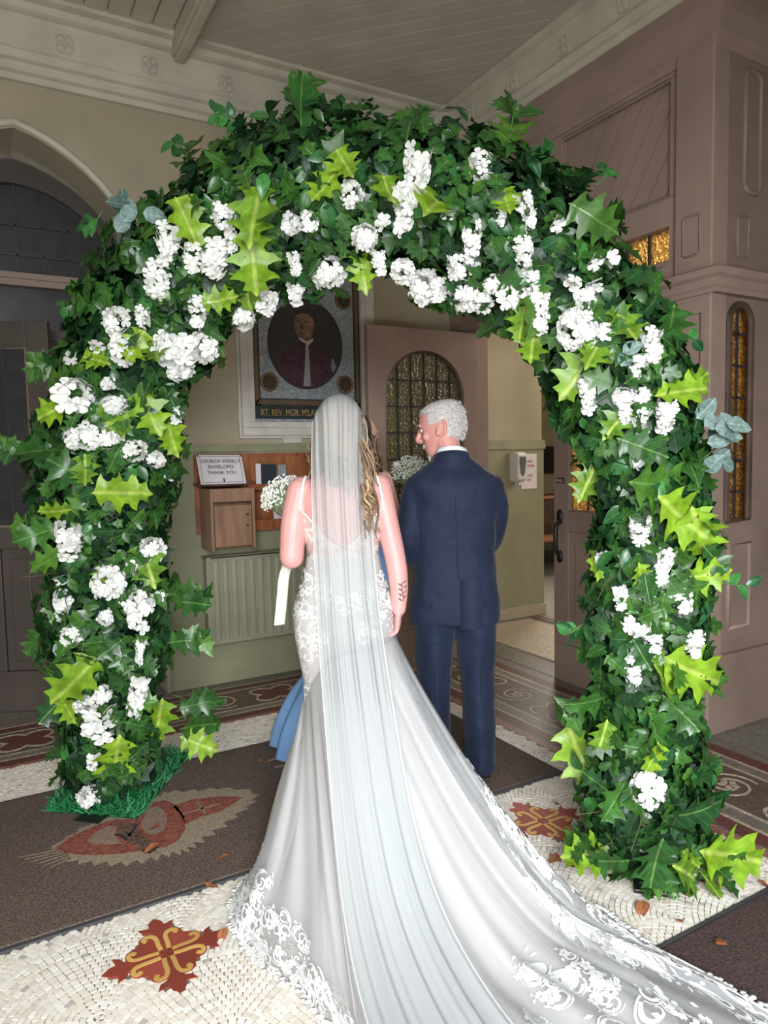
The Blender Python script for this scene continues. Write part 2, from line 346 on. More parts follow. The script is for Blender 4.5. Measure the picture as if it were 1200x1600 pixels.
# ================================================================ SETTING
BY, SX, CZ = 4.64, 3.27, 4.06        # back wall plane, timber screen plane, ceiling height
FB = 2.33                            # near face of the screen's return
def struct(mb, name, m, parent=None, smooth=False): return mb.build(name, m, parent, smooth, kind='structure' if parent is None else None)

# ---- floor slab + church floor
floor = struct(MB().box(-1.7, 9.0, -1.0, 10.0, -.2, -.004), 'floor', GROUT)
# ---- tesserae in fans
def inpoly(x, y, x0, x1, y0, y1): return x0 < x < x1 and y0 < y < y1
MAT1 = (-.95, 2.31, 2.395, 3.505); MAT3 = (.95, 3.2, .35, 1.375)
CROSSES = [(.415, 2.13), (1.925, 2.115)]
tiles = []
Rf, dx, dy = .36, .56, .27; tw = .0185
r2 = random.Random(3)
row = 0; yy = 4.4
while yy > -.9:
    xx = -1.2 + (dx/2 if row % 2 else 0)
    while xx < 3.0:
        for k in range(0, int(Rf/tw)+1):
            r = (k+.25)*tw; n = max(3, int(2*PI*r/.0225))
            for j in range(n):
                a = 2*PI*(j + .5*(k % 2))/n
                x = xx + r*math.cos(a); y = yy + r*math.sin(a)
                if not (-.95 < x < 2.435 and .25 < y < 3.895): continue
                ok = True      # hidden under later (nearer) fans?
                for dr in (1, 2):
                    y2 = yy - dr*dy; o2 = xx + (dx/2 if dr % 2 else 0)
                    for q in (-dx, 0, dx):
                        if (x-o2-q)**2 + (y-y2)**2 < (Rf-tw*.45)**2: ok = False
                if not ok: continue
                if (x-xx-dx)**2 + (y-yy)**2 < Rf**2 and x > xx+dx/2: continue
                if (x-xx+dx)**2 + (y-yy)**2 < Rf**2 and x < xx-dx/2: continue
                if inpoly(x, y, *MAT1) or inpoly(x, y, *MAT3): continue
                skip = False
                for cx, cy in CROSSES:
                    qx, qy = abs(x-cx), abs(y-cy); rr_ = math.hypot(qx, qy); skip = skip or (rr_ < .108 and not (min(qx, qy) < .012 and rr_ > .1)) or (min(qx, qy) < .02 and rr_ < .18) or (min(qx, qy) < .05 and .118 < max(qx, qy) < .148)
                if skip: continue
                tiles.append((x, y, a, 2*PI*r/n))
        xx += dx
    row += 1; yy -= dy
tm = MB(); near = sorted(range(len(tiles)), key=lambda i: tiles[i][0]*.5 + tiles[i][1]*.866 if (lambda q: -.1 < q < 1.05)((tiles[i][0]*.866-tiles[i][1]*.5)/(tiles[i][0]*.5+tiles[i][1]*.866+1e-6)+.5) and tiles[i][0]*.5+tiles[i][1]*.866 > 1.78 else 99)[:300]
nearset = set(near)
unit = MB().box(-.5, .5, -.5, .5, -1, 0).mesh('tessera'); unit.materials.append(TESS)
for i, (x, y, a, ln) in enumerate(tiles):
    hw, hl = tw*.5*r2.uniform(.80, .93), ln*.5*r2.uniform(.80, .93); z = r2.uniform(-.0008, .0008); a += r2.uniform(-.05, .05)
    if i in nearset:
        o = bpy.data.objects.new('tessera', unit); COL.objects.link(o); o.parent = floor
        o.location = (x, y, z); o.rotation_euler = (0, 0, a); o.scale = (hw*2, hl*2, .005); continue
    ca, sa = math.cos(a), math.sin(a); q = []
    for u, v in ((-hw,-hl),(hw,-hl),(hw,hl),(-hw,hl)): q.append((x+u*ca-v*sa, y+u*sa+v*ca))
    tm.add([(p[0], p[1], z) for p in q] + [(p[0], p[1], -.004) for p in q], [(0,1,2,3),(0,4,5,1),(1,5,6,2),(2,6,7,3),(3,7,4,0)])
tm.build('mosaic_tesserae', TESS, floor, kind='stuff')
# ---- red cross motifs
def flat(mb, pts, z0, z1): return mb.prism([(p[0], p[1], z0) for p in pts], (0, 0, z1-z0))
def ribbon(mb, pts, wd, z0, z1, closed=False, taper=None):
    n = len(pts); Lp = []; Rp = []
    for i in range(n):
        a = np.array(pts[(i-1) % n if closed else max(i-1, 0)], float); b = np.array(pts[(i+1) % n if closed else min(i+1, n-1)], float)
        t = b-a; t /= (np.linalg.norm(t)+1e-9); nn = np.array([-t[1], t[0]]); p = np.array(pts[i], float); h = wd/2*(taper(i/(n-1)) if taper else 1)
        Lp.append(p+nn*h); Rp.append(p-nn*h)
    vs = [(p[0], p[1], z1) for p in Lp] + [(p[0], p[1], z1) for p in Rp] + [(p[0], p[1], z0) for p in Lp] + [(p[0], p[1], z0) for p in Rp]
    fs = []
    for i in range(n if closed else n-1):
        j = (i+1) % n
        fs += [(i, n+i, n+j, j), (i, j, 2*n+j, 2*n+i), (n+i, 3*n+i, 3*n+j, n+j)]
    return mb.add(vs, fs)
def spiral(c, r0, r1, a0, a1, n=12): return [(c[0]+(r0+(r1-r0)*k/(n-1))*math.cos(a0+(a1-a0)*k/(n-1)), c[1]+(r0+(r1-r0)*k/(n-1))*math.sin(a0+(a1-a0)*k/(n-1))) for k in range(n)]
for ci, (cx, cy) in enumerate(CROSSES):
    mo = empty('mosaic_cross', (cx, cy, 0)); mo.parent = floor; PW[mo.name] = Matrix.Translation((-cx, -cy, 0))
    for q in range(4):
        c, s = (1, 0, -1, 0)[q], (0, 1, 0, -1)[q]; rot = lambda p: (cx+p[0]*c-p[1]*s, cy+p[0]*s+p[1]*c)
        arm = [(0,0),(.012,-.014),(.10,-.015),(.118,-.022),(.128,-.046),(.150,-.056),(.143,-.024),(.165,-.020),(.188,-.0),(.165,.020),(.143,.024),(.150,.056),(.128,.046),(.118,.022),(.10,.015),(.012,.014)]
        flat(MB(), [rot(p) for p in arm], -.004, .0018).build('cross_arm', TRED, mo)
        c, s = math.cos(PI/4+q*PI/2), math.sin(PI/4+q*PI/2); rot2 = lambda p, c=c, s=s: (cx+p[0]*c-p[1]*s, cy+p[0]*s+p[1]*c)
        hp = [(.0,0)] + [(.086+.030*math.cos(t), .034+.031*math.sin(t)) for t in np.linspace(2.7, -.8, 10)] + [(.100, 0)] + [(.086+.030*math.cos(t), -.034+.031*math.sin(t)) for t in np.linspace(.8, -2.7, 10)]
        flat(MB(), [rot2(p) for p in hp], -.004, .0010).build('heart_lobe', TRED, mo)
        for sg in (-1, 1):
            cv = [(.02, sg*.006), (.05, sg*.014), (.075, sg*.024)] + [(.092+.026*math.cos(t), sg*(.044+.024*math.sin(t))) for t in np.linspace(-1.2, -1.2+5.0, 12)][::1]
            cv = [(.022, sg*.006), (.044, sg*.024), (.064, sg*.044), (.084, sg*.054), (.102, sg*.046), (.102, sg*.030), (.088, sg*.028)]
            cv = [tuple(p[:2]) for p in catmull([(a, b, 0) for a, b in cv], 3)]
            ribbon(MB(), [rot2(p) for p in cv], .014, -.003, .0022).build('gold_scroll', TGOLD, mo)
# ---- patterned borders
def border(P, along0, along1, spec, pat):          # P(offset, along)->xy
    for a, b, m in spec:
        p = [P(a, along0), P(b, along0), P(b, along1), P(a, along1)]
        flat(MB(), p, -.004, 0.0).build('border_stripe', m, floor)
    a, b = pat; mid = (a+b)/2; R = (b-a)*.40; t = along0 + .3; k = 0
    while t < along1:
        m = MB(); m2 = MB()
        if k % 2 == 0:
            pts = [(R*.62*math.cos(q)*(1+.62*abs(math.cos(2*(q-PI/4)))**.7)*1.12, R*.95*math.sin(q)*(1+.62*abs(math.cos(2*(q-PI/4)))**.7)*.75) for q in np.linspace(0, 2*PI, 48, endpoint=False)]
            pts = [(R*(.60+.52*abs(math.cos(2*q+PI/2)))*math.cos(q), R*(.60+.52*abs(math.cos(2*q+PI/2)))*math.sin(q)) for q in np.linspace(0, 2*PI, 56, endpoint=False)]
            ribbon(m, [P(mid+p[0]*1.05, t+p[1]*1.2) for p in pts], .016, -.002, .0016, True)
            flat(m2, [P(mid+p[0]*.9, t+p[1]*1.05) for p in pts], -.002, .001)
            m2.build('quatrefoil_field', MMAROON, floor); m.build('quatrefoil_outline', MCREAM, floor)
        else:
            for sg in (-1, 1):
                ribbon(m, [P(mid+p[0]*sg, t+p[1]*sg) for p in spiral((0, 0), R*1.0, R*.35, -.6, 4.6, 26)], .012, -.002, .0016)
            for q in np.linspace(0, 2*PI, 5, endpoint=False):
                flat(m, [P(mid+.35*R*math.cos(q)*f_, t+.35*R*math.sin(q)*f_) if w_ == 0 else P(mid+.35*R*f_*math.cos(q)+w_*math.sin(q), t+.35*R*f_*math.sin(q)-w_*math.cos(q)) for f_, w_ in ((.15, 0), (.7, .016), (1.1, 0), (.7, -.016))], -.002, .0016)
            m.build('border_scroll', MCREAM, floor)
        t += .36; k += 1
offs = [(0,.05,MTERRA),(.05,.06,MBLUE),(.06,.14,MMAROON),(.14,.16,MCREAM),(.16,.23,MGREY),(.23,.25,MCREAM),(.25,.57,MBROWN),(.57,.59,MCREAM),(.59,.65,MGREY),(.65,.67,MCREAM),(.67,.75,MMAROON),(.75,.84,MGREY)]
border(lambda o, t: (2.44+o, t), -.9, 4.64, offs, (.25, .57))
offb = [(0,.03,MTERRA),(.03,.10,MMAROON),(.10,.12,MCREAM),(.12,.17,MGREY),(.17,.19,MCREAM),(.19,.51,MBROWN),(.51,.53,MCREAM),(.53,.60,MMAROON),(.60,.62,MCREAM),(.62,.75,MGREY)]
border(lambda o, t: (t, 3.90+o), -1.6, 2.44, offb, (.19, .51))
# vestry-side threshold and church floor panels
for i, (x0, x1, y0, y1, m) in enumerate([(3.29,3.5,2.6,4.9,MGREY),(3.55,4.3,2.6,4.9,MCREAM),(4.35,4.42,2.6,6.5,MBROWN),(4.45,6.5,2.6,6.5,MGREY)]):
    flat(MB(), [(x0,y0),(x1,y0),(x1,y1),(x0,y1)], -.004, 0).build('floor_panel', m, floor)

# ---- back wall with pointed arch doorway
AX, AHW, ASP, AAP = .28, .70, 2.50, 3.41     # centre, half width, springing, apex
def archcurve(cx, hw, sp, ap, n=12):
    # two-centred pointed arch: right side then left, from right springing to left springing
    h = ap-sp; rr = (h*h+hw*hw)/(2*hw); c = cx+hw-rr; a1 = math.acos((cx-c)/rr)
    right = [(c+rr*math.cos(a1*i/n), sp+rr*math.sin(a1*i/n)) for i in range(n+1)]
    return right + [(2*cx-x, z) for x, z in right[::-1][1:]]
arc = archcurve(AX, AHW, ASP, AAP)
mb = MB()
mb.prism([(x, BY, z) for x, z in [(AX+AHW, 0)] + arc[:13] + [(AX, CZ+.1), (SX+.1, CZ+.1), (SX+.1, 0)]], (0, .42, 0))
mb.prism([(x, BY, z) for x, z in arc[12:] + [(AX-AHW, 0), (-1.75, 0), (-1.75, CZ+.1), (AX, CZ+.1)]], (0, .42, 0))
wall_back = struct(mb, 'wall_back', CREAM)
mb = MB(); mb.tube([(x, BY-.004, z) for x, z in [(AX+AHW+.02, 0)] + archcurve(AX, AHW+.02, ASP, AAP+.03) + [(AX-AHW-.02, 0)]], .022, 8); mb.build('arch_moulding', CORN, wall_back, True)
x0 = AX+AHW+.05
MB().box(x0, SX, BY-.012, BY, .16, 1.56).build('dado_panel', GREEN, wall_back)
mb = MB(); mb.box(x0, SX, BY-.035, BY, 1.56, 1.585).box(x0, SX, BY-.022, BY, 1.585, 1.61).box(x0, SX, BY-.02, BY, 1.545, 1.56); mb.build('dado_rail', RAILG, wall_back)
MB().box(x0, SX, BY-.014, BY, .0, .16).build('baseboard_back', GREEN, None, kind='structure')
# inside the arch: timber frame, leaded tympanum, transom, door leaves
IY = BY+.34
mb = MB(); inn = archcurve(AX, .69, 2.56, 3.36); inn2 = archcurve(AX, .60, 2.60, 3.22)
n = len(inn); mb.add([(x, IY, z) for x, z in inn] + [(x, IY, z) for x, z in inn2] + [(x, IY+.06, z) for x, z in inn2], [(i, i+1, n+i+1, n+i) for i in range(n-1)] + [(n+i, n+i+1, 2*n+i+1, 2*n+i) for i in range(n-1)])
mb.box(AX-.70, AX-.58, IY, IY+.08, 0, 2.62).box(AX+.58, AX+.70, IY, IY+.08, 0, 2.62)
fr = struct(mb, 'window_1', DBROWN)
mb = MB(); mb.box(AX-.6, AX+.6, IY-.03, IY+.05, 2.60, 2.66).box(AX-.6, AX+.6, IY-.045, IY-.02, 2.64, 2.675); mb.build('transom_rail', PINKD, fr)
MB().prism([(x, IY+.05, z) for x, z in inn2 + [(AX-.6, 2.6), (AX+.6, 2.6)]], (0, .01, 0)).build('pane', DARKGL, fr)
mb = MB()
for x in np.arange(AX-.45, AX+.5, .15): mb.box(x-.005, x+.005, IY+.035, IY+.05, 2.66, 3.22-.62*abs((x-AX)/.6)**1.6)
for z in (2.80, 2.98): hwz = .6*(1-(z-2.6)/.62)**.65; mb.box(AX-hwz, AX+hwz, IY+.035, IY+.05, z-.005, z+.005)
mb.build('lead_came', LEAD, fr)
MB().box(AX-.6, AX+.6, IY+.05, IY+.06, 2.36, 2.60).build('pane', DARKGL, fr)
MB().box(AX-.6, AX+.6, IY, IY+.06, 2.28, 2.36).build('transom_rail', DBROWN, fr)
struct(MB().box(-1.75, 2.6, 6.6, 6.7, 0, 4.2), 'wall_lobby', DARKW)
def door_leaf(name, hinge, ang, wd, h, arched, glass, m, handle=None, mirror=1):
    # local: x along the leaf from the hinge, y thickness, z up
    root = empty(name, (hinge[0], hinge[1], 0), ang, local=True, kind='structure')
    t = .022; L = wd
    a0, a1, z0, z1 = .13, L-.13, 1.13, h-.15
    fr = MB()
    fr.box(0, L, -t, t, 0, .25); fr.box(0, a0, -t, t, .25, h); fr.box(a1, L, -t, t, .25, h)
    fr.box(a0, a1, -t, t, z0-.13, z0); fr.box(a0+ (a1-a0)/2-.045, a0+(a1-a0)/2+.045, -t, t, .25, z0-.13)
    if arched:
        r = (a1-a0)/2; cz = z1-r*.95; ar = [(a1-r+r*math.cos(q), cz+r*.95*math.sin(q)) for q in np.linspace(0, PI, 21)]
        fr.prism([(x, -t, z) for x, z in [(a1, h)] + [(a1, cz)] + ar[1:11] + [(a0+r, h)]], (0, 2*t, 0))
        fr.prism([(x, -t, z) for x, z in [(a0+r, h)] + ar[10:] + [(a0, h)]], (0, 2*t, 0))
    else:
        fr.box(a0, a1, -t, t, z1, h); ar = [(a1, z1), (a0, z1)]; cz = z1
    bevel(fr.build('door_frame', m, root), .004)
    for x0_, x1_ in ((a0, a0+(a1-a0)/2-.045), (a0+(a1-a0)/2+.045, a1)):
        p = MB(); p.box(x0_, x1_, -.008, .008, .25, z0-.13); p.box(x0_+.05, x1_-.05, -.016, .016, .31, z0-.19); bevel(p.build('door_panel', m, root), .006)
    g = MB(); g.prism([(x, -.003, z) for x, z in [(a0, z0), (a1, z0)] + ar], (0, .006, 0)); pane = g.build('pane', glass, root)
    cm = MB()
    nx = 6 if arched else 4
    def top(x): return cz+ .95*math.sqrt(max(0, r*r-(x-a0-r)**2)) if arched else z1
    for k in range(1, nx): x = a0+(a1-a0)*k/nx; cm.box(x-.005, x+.005, -.008, .008, z0, top(x))
    z = z0+.17
    while z < z1-.03:
        hw = r*math.sqrt(max(0, 1-((z-cz)/(r*.95))**2)) if arched and z > cz else (a1-a0)/2
        cm.box((a0+a1)/2-hw, (a0+a1)/2+hw, -.008, .008, z-.005, z+.005); z += .185
    cm.build('lead_came', LEAD, pane)
    edge = MB(); pp = [(x, 0, z) for x, z in [(a0, z0), (a1, z0)] + ar + [(a0, z0)]]; edge.tube(pp, .02, 6); edge.build('glazing_bead', PINKD if not arched else DARKW, root)
    return root
# left leaf of the street-side lobby, standing ajar in the arch
door_leaf('door_1', (-.30, 5.02), math.atan2(4.66-5.02, .40+.30), .79, 2.34, False, DARKGL, DBROWN)

# ---- cornice on the back wall and over the screen
def run(profile, a, b, fn, name, m, parent=None):
    mb = MB(); n = len(profile); R = [[fn(t, o, z) for o, z in profile] for t in (a, b)]
    mb.rings(R, True, True); return mb.build(name, m, parent, kind=None if parent else 'structure')
low = [(-.02,3.66),(.03,3.66),(.04,3.69),(.065,3.70),(.075,3.74),(.10,3.75),(.115,3.79),(.095,3.80),(.05,3.81),(-.02,3.81)]
frz = [(-.02,3.81),(.05,3.81),(.10,3.985),(.12,3.99),(.14,4.00),(.155,4.03),(.20,4.04),(.21,4.10),(-.02,4.10)]
fback = lambda t, o, z: (t, BY-o, z); fscr = lambda t, o, z: (SX-o, t, z+.05)
trim1 = run(frz, -1.6, SX, fback, 'trim_1', CORN); run(low, -1.6, SX, fback, 'cornice_moulding', CORN, trim1)
trim2 = run(frz, -.9, BY, fscr, 'trim_2', CORN); run(low, -.9, BY, fscr, 'cornice_moulding', CORN, trim2)
mb = MB(); mb.prism([(SX-.30, BY-.02, 3.70), (SX-.02, BY-.30, 3.70), (SX, BY-.3, 3.70), (SX, BY, 3.7), (SX-.30, BY, 3.70)], (0, 0, .33)); mb.build('corner_block', CORN, trim1)
def quatre(c, ex, ez, nrm, parent):
    mb = MB()
    for q in range(4):
        cx = Vector(c)+Vector(ex)*.026*math.cos(q*PI/2+PI/4)+Vector(ez)*.026*math.sin(q*PI/2+PI/4)
        mb.tube([cx+Vector(ex)*.026*math.cos(a)+Vector(ez)*.026*math.sin(a) for a in np.linspace(0, 2*PI, 13)], .006, 5, False)
    mb.build('quatrefoil_ornament', CORN, parent, True)
for x in (.09, .56, 1.03, 1.50, 1.97, 2.44, 2.9): quatre((x, BY-.078, 3.895), (1,0,0), (0,-.27,.96), None, trim1)
for y in (1.9, 2.37, 2.84, 3.31, 3.78, 4.25): quatre((SX-.078, y, 3.945), (0,1,0), (-.27,0,.96), None, trim2)

# ---- boarded ceiling
ceiling = struct(MB().box(-1.7, 5.2, -1.0, BY+.3, CZ+.02, CZ+.15), 'ceiling', CEIL)
def clip(poly, f):
    out = []
    for i in range(len(poly)):
        a, b = poly[i], poly[(i+1) % len(poly)]; fa, fb = f(a), f(b)
        if fa >= 0: out.append(a)
        if (fa >= 0) != (fb >= 0): t = fa/(fa-fb); out.append((a[0]+(b[0]-a[0])*t, a[1]+(b[1]-a[1])*t))
    return out
def boards(rect, d, wd):
    d = np.array(d, float)/np.linalg.norm(d); nn = np.array([-d[1], d[0]])
    cs = [(rect[0],rect[2]),(rect[1],rect[2]),(rect[1],rect[3]),(rect[0],rect[3])]; pr = [np.dot(nn, c) for c in cs]
    k = min(pr)
    while k < max(pr):
        p = clip(cs, lambda q: np.dot(nn, q)-k-.006)
        if p: p = clip(p, lambda q: k+wd-.006-np.dot(nn, q))
        if len(p) >= 3: MB().prism([(q[0], q[1], CZ) for q in p], (0, 0, .03)).build('ceiling_board', CEIL, ceiling)
        k += wd
boards((1.26, SX-.18, -.9, BY-.18), (1, -1), .115)
boards((-1.6, 1.15, -.9, BY-.18), (0, 1), .125)
mb = MB(); mb.box(1.155, 1.255, -.9, BY-.1, CZ-.10, CZ+.03).box(1.175, 1.235, -.9, BY-.1, CZ-.125, CZ-.10); bevel(mb.build('ceiling_rib', CORN, ceiling), .01)

# ---- timber screen (right wall) ---------------------------------------------------------
scr = MB(); T = .10
scr.box(SX, SX+T, 2.46, 2.60, 0, 3.60)          # near post
scr.box(SX, SX+T, 4.29, BY, 0, 3.60)            # far post
scr.box(SX, SX+T, 2.60, 4.29, 2.43, 2.52).box(SX, SX+T, 2.60, 4.29, 2.70, 2.84).box(SX, SX+T, 2.60, 4.29, 3.46, 3.6).box(SX+.01, SX+T, 2.46, BY, 3.6, 4.2)
for y in (2.97, 3.40, 3.85): scr.box(SX, SX+T, y-.035, y+.035, 2.52, 2.70)
scr.box(SX, SX+T, 3.40, 3.52, 2.84, 3.46)
wall_right = struct(scr, 'wall_right', PINK)
# corner post with recessed panel
mb = MB(); mb.box(SX-.03, SX+.099, FB-.008, 2.545, 0, 3.60); bevel(mb.build('corner_post', PINK, wall_right), .008)
mb = MB(); mb.box(SX-.05, SX-.0, FB-.02, 2.60, 0, .42).box(SX-.05, SX+1.6, FB-.035, FB, 0, .42); bevel(mb.build('plinth', PINKD, wall_right), .012)
# upper panels with diagonal boards, individually built
def diag(y0, y1, z0, z1):
    d = np.array([.62, -1.0]); d /= np.linalg.norm(d); nn = np.array([-d[1], d[0]]); cs = [(y0,z0),(y1,z0),(y1,z1),(y0,z1)]; pr = [np.dot(nn, c) for c in cs]; k = min(pr)
    while k < max(pr):
        p = clip(cs, lambda q: np.dot(nn, q)-k-.004)
        if p: p = clip(p, lambda q: k+.105-.004-np.dot(nn, q))
        if len(p) >= 3: MB().prism([(SX+.035, q[0], q[1]) for q in p], (.02, 0, 0)).build('diagonal_board', PINK, wall_right)
        k += .105
    MB().box(SX+.05, SX+.08, y0, y1, z0, z1).build('panel_backing', PINKD, wall_right)
    mb = MB(); mb.tube([(SX+.01, y0, z0), (SX+.01, y1, z0), (SX+.01, y1, z1), (SX+.01, y0, z1), (SX+.01, y0, z0)], .014, 6); mb.build('panel_moulding', PINKD, wall_right)
diag(2.545, 3.40, 2.85, 3.45); diag(3.52, 4.29, 2.85, 3.45)
# transom lights
for a, b in ((2.60, 2.935), (3.005, 3.365), (3.435, 3.815), (3.885, 4.29)):
    p = MB().box(SX+.05, SX+.056, a, b, 2.52, 2.70).build('transom_pane', AMBER, wall_right)
    mb = MB(); mb.box(SX+.04, SX+.066, (a+b)/2-.006, (a+b)/2+.006, 2.52, 2.70).box(SX+.04, SX+.066, a, a+.02, 2.52, 2.7).box(SX+.04, SX+.066, b-.02, b, 2.52, 2.7).box(SX+.04, SX+.066, a, b, 2.52, 2.535); mb.build('lead_came', LEAD, p)
# entablature strip above the doors, running round the corner
fent = lambda t, o, z: (SX-o, t, z)
ent = [(-.0,2.29),(.045,2.29),(.05,2.31),(.06,2.32),(.065,2.355),(.085,2.37),(.095,2.40),(.08,2.41),(-.0,2.42)]
def corner_run(profile, yend, xend, name, m):
    mb = MB(); mb.rings([[(SX-o, yend, z) for o, z in profile], [(SX-o, FB-o, z) for o, z in profile], [(xend, FB-o, z) for o, z in profile]], True, True); return mb.build(name, m, wall_right)
corner_run(ent, 2.66, 5.1, 'entablature', PINK)
ent2 = [(-.04,2.40),(.02,2.40),(.03,2.42),(.05,2.44),(.06,2.47),(.045,2.48),(-.04,2.48)]
run(ent2, 2.60, 4.45, fent, 'door_head', PINK, wall_right)
top = [(-.04,3.48),(.01,3.48),(.02,3.52),(.04,3.54),(.05,3.58),(.075,3.62),(.085,3.66),(.085,3.74),(-.04,3.74)]
corner_run(top, BY, 5.1, 'screen_cornice', PINK)
def shield(c, ea, w_, h_, parent):     # small sunk panel with clipped corners
    c = Vector(c); ea = Vector(ea); mb = MB(); k = .25*w_
    pts = [(-w_,-h_+k),(-w_+k,-h_),(w_-k,-h_),(w_,-h_+k),(w_,h_-k),(w_-k,h_),(-w_+k,h_),(-w_,h_-k),(-w_,-h_+k)]
    mb.tube([c+ea*a+Vector((0,0,b)) for a, b in pts], .007, 6); mb.build('panel_moulding', PINKD, parent, True)
shield((SX-.031, 2.44, 2.60), (0,1,0), .05, .10, wall_right)
# return face of the screen, with its slim arched window
rb = MB(); wx0, wx1, wz0, wz1 = 3.39, 3.575, 1.13, 2.16
rb.box(SX+.1, wx0, FB, FB+.1, 0, 3.6); rb.box(wx0, wx1, FB, FB+.1, 0, wz0); rb.box(wx1, 5.1, FB, FB+.1, 0, 3.6).box(SX+.1, 5.1, FB+.01, FB+.1, 3.6, 4.2)
cxw = (wx0+wx1)/2; rw = (wx1-wx0)/2; aw = [(cxw+rw*math.cos(q), wz1+rw*math.sin(q)) for q in np.linspace(0, PI, 17)]
for i in range(16): rb.prism([(aw[i][0], FB, aw[i][1]), (aw[i+1][0], FB, aw[i+1][1]), (aw[i+1][0], FB, 3.6), (aw[i][0], FB, 3.6)], (0, .1, 0))
wret = struct(rb, 'wall_return', PINKD)
win = struct(MB().tube([(x, FB-.006, z) for x, z in [(wx0, wz0), (wx1, wz0)] + aw + [(wx0, wz0)]], .018, 8), 'window_2', DARKW)
pane = MB().prism([(x, FB+.014, z) for x, z in [(wx0, wz0), (wx1, wz0)] + aw], (0, .006, 0)).build('pane', AMBER, win)
mb = MB(); mb.box(cxw-.006, cxw+.006, FB+.006, FB+.026, wz0, wz1+rw)
for z in np.arange(wz0+.15, wz1+.05, .165): mb.box(wx0, wx1, FB+.006, FB+.026, z-.006, z+.006)
mb.build('lead_came', LEAD, pane)
mb = MB(); mb.tube([(x, FB-.002, z) for x, z in [(3.50,2.86),(3.50,3.40),(3.53,3.43),(3.60,3.43),(3.63,3.40),(3.63,2.86),(3.60,2.83),(3.53,2.83),(3.50,2.86)]], .014, 8); mb.build('panel_moulding', PINKD, wret, True)
shield((3.50, FB-.002, 2.60), (1,0,0), .045, .10, wret)
mb = MB(); mb.tube([(x, FB-.002, z) for x, z in [(3.42,.55),(3.60,.55),(3.60,1.0),(3.42,1.0),(3.42,.55)]], .014, 8); mb.build('panel_moulding', PINK, wret, True)
mb = MB(); mb.tube([(SX-.03, y, z) for y, z in [(2.37,.52),(2.50,.52),(2.50,2.2),(2.37,2.2),(2.37,.52)]], .012, 8); mb.build('panel_moulding', PINK, wall_right, True)
# swing doors of the screen
dl = door_leaf('door_2', (SX-.01, 4.29), PI, .93, 2.40, True, PALEGL, PINK)
dr = door_leaf('door_3', (SX+.03, 2.60), PI/2+math.radians(.5), .88, 2.40, False, AMBER, PINK)
hb = MB(); hx = .82
hb.prism([(hx+.022*math.cos(q)*1.0, .022, 1.09+.05*math.sin(q)) for q in np.linspace(0, 2*PI, 14, endpoint=False)], (0, .012, 0))
hb.prism([(hx+.022*math.cos(q)*1.0, .022, .83+.04*math.sin(q)) for q in np.linspace(0, 2*PI, 14, endpoint=False)], (0, .012, 0))
hb.tube(catmull([(hx,.03,1.06),(hx,.06,1.03),(hx,.066,.95),(hx,.06,.87),(hx,.03,.84)], 4), .015, 8); hb.build('handle', BLACKM, dr, True)
pl = MB().box(hx-.035, hx+.035, .022, .026, 1.31, 1.345).build('push_plate', mat('maroon_plate', (.06,.02,.025), .4), dr)
text('lettering', 'PULL', .028, Matrix.Translation((hx, .027, 1.318)) @ Matrix.Rotation(PI, 4, 'Z') @ Matrix.Rotation(PI/2, 4, 'X'), PLAST, pl)

# ---- rooms' other walls: nave side, and the walls round the photographer with the open street door
nav = MB(); nav.box(SX+.1, 4.55, 5.0, 5.25, 0, 4.3); wn = struct(nav, 'wall_nave', CREAM)
MB().box(SX+.1, 4.56, 4.985, 5.0, .1, 1.55).build('dado_panel', GREEN, wn)
MB().box(SX+.1, 4.57, 4.97, 5.0, 1.55, 1.60).box(SX+.1, 4.57, 4.98, 5.0, 1.60, 1.63).build('dado_rail', RAILG, wn)
MB().box(SX+.1, 4.57, 4.97, 5.0, 0, .1).build('baseboard_nave', CREAM, wn)
mb = MB(); mb.box(4.3, 9, 8.3, 8.4, 0, 4.3); wf = struct(mb, 'wall_far', CREAM); MB().box(4.3, 9, 8.28, 8.3, 0, 1.6).build('dado_panel', STONEW, wf)
struct(MB().box(9.0, 9.1, 2.4, 8.4, 0, 4.3), 'wall_nave_side', CREAM)
struct(MB().box(SX+.1, 9.1, FB+.1, 8.4, 4.2, 4.3), 'ceiling_nave', CREAM)
struct(MB().box(5.0, 5.1, -1.0, FB+.1, 0, 4.2), 'wall_side', CREAM)
struct(MB().box(5.1, 9.1, FB, FB+.1, 0, 4.2), 'wall_nave_near', CREAM)
struct(MB().box(-1.75, -1.6, -1.0, BY+.4, 0, 4.2), 'wall_left', CREAM)
mb = MB(); mb.box(-1.75, -1.45, -1.0, -.85, 0, 4.2).box(1.1, 5.1, -1.0, -.85, 0, 4.2).box(-1.45, 1.1, -1.0, -.85, 2.55, 4.2); struct(mb, 'wall_rear', CREAM)

# ================================================================ WALL FITTINGS
# ---- framed mosaic portrait
px0, px1, pz0, pz1 = 1.64, 2.46, 1.78, 2.86; pcx = (px0+px1)/2
por = empty('framed_portrait', (pcx, BY, 1.64), label='framed mosaic portrait of a clergyman hanging on the cream wall', cat='picture')
mb = MB()
for i, (o, d) in enumerate(((.0, .025), (.02, .04), (.075, .028))):
    a0, a1, b0, b1 = 1.53+o, 2.585-o, 1.645+o, 2.99-o; nx = (.02, .055, .04)[i]
    mb.box(a0, a1, BY-d, BY, b0, b0+nx).box(a0, a1, BY-d, BY, b1-nx, b1).box(a0, a0+nx, BY-d, BY, b0+nx, b1-nx).box(a1-nx, a1, BY-d, BY, b0+nx, b1-nx)
bevel(mb.build('frame', WHITEP, por), .005)
MB().box(px0-.02, px1+.02, BY-.012, BY, pz0-.02, pz1+.02).build('backing', MSILV, por)
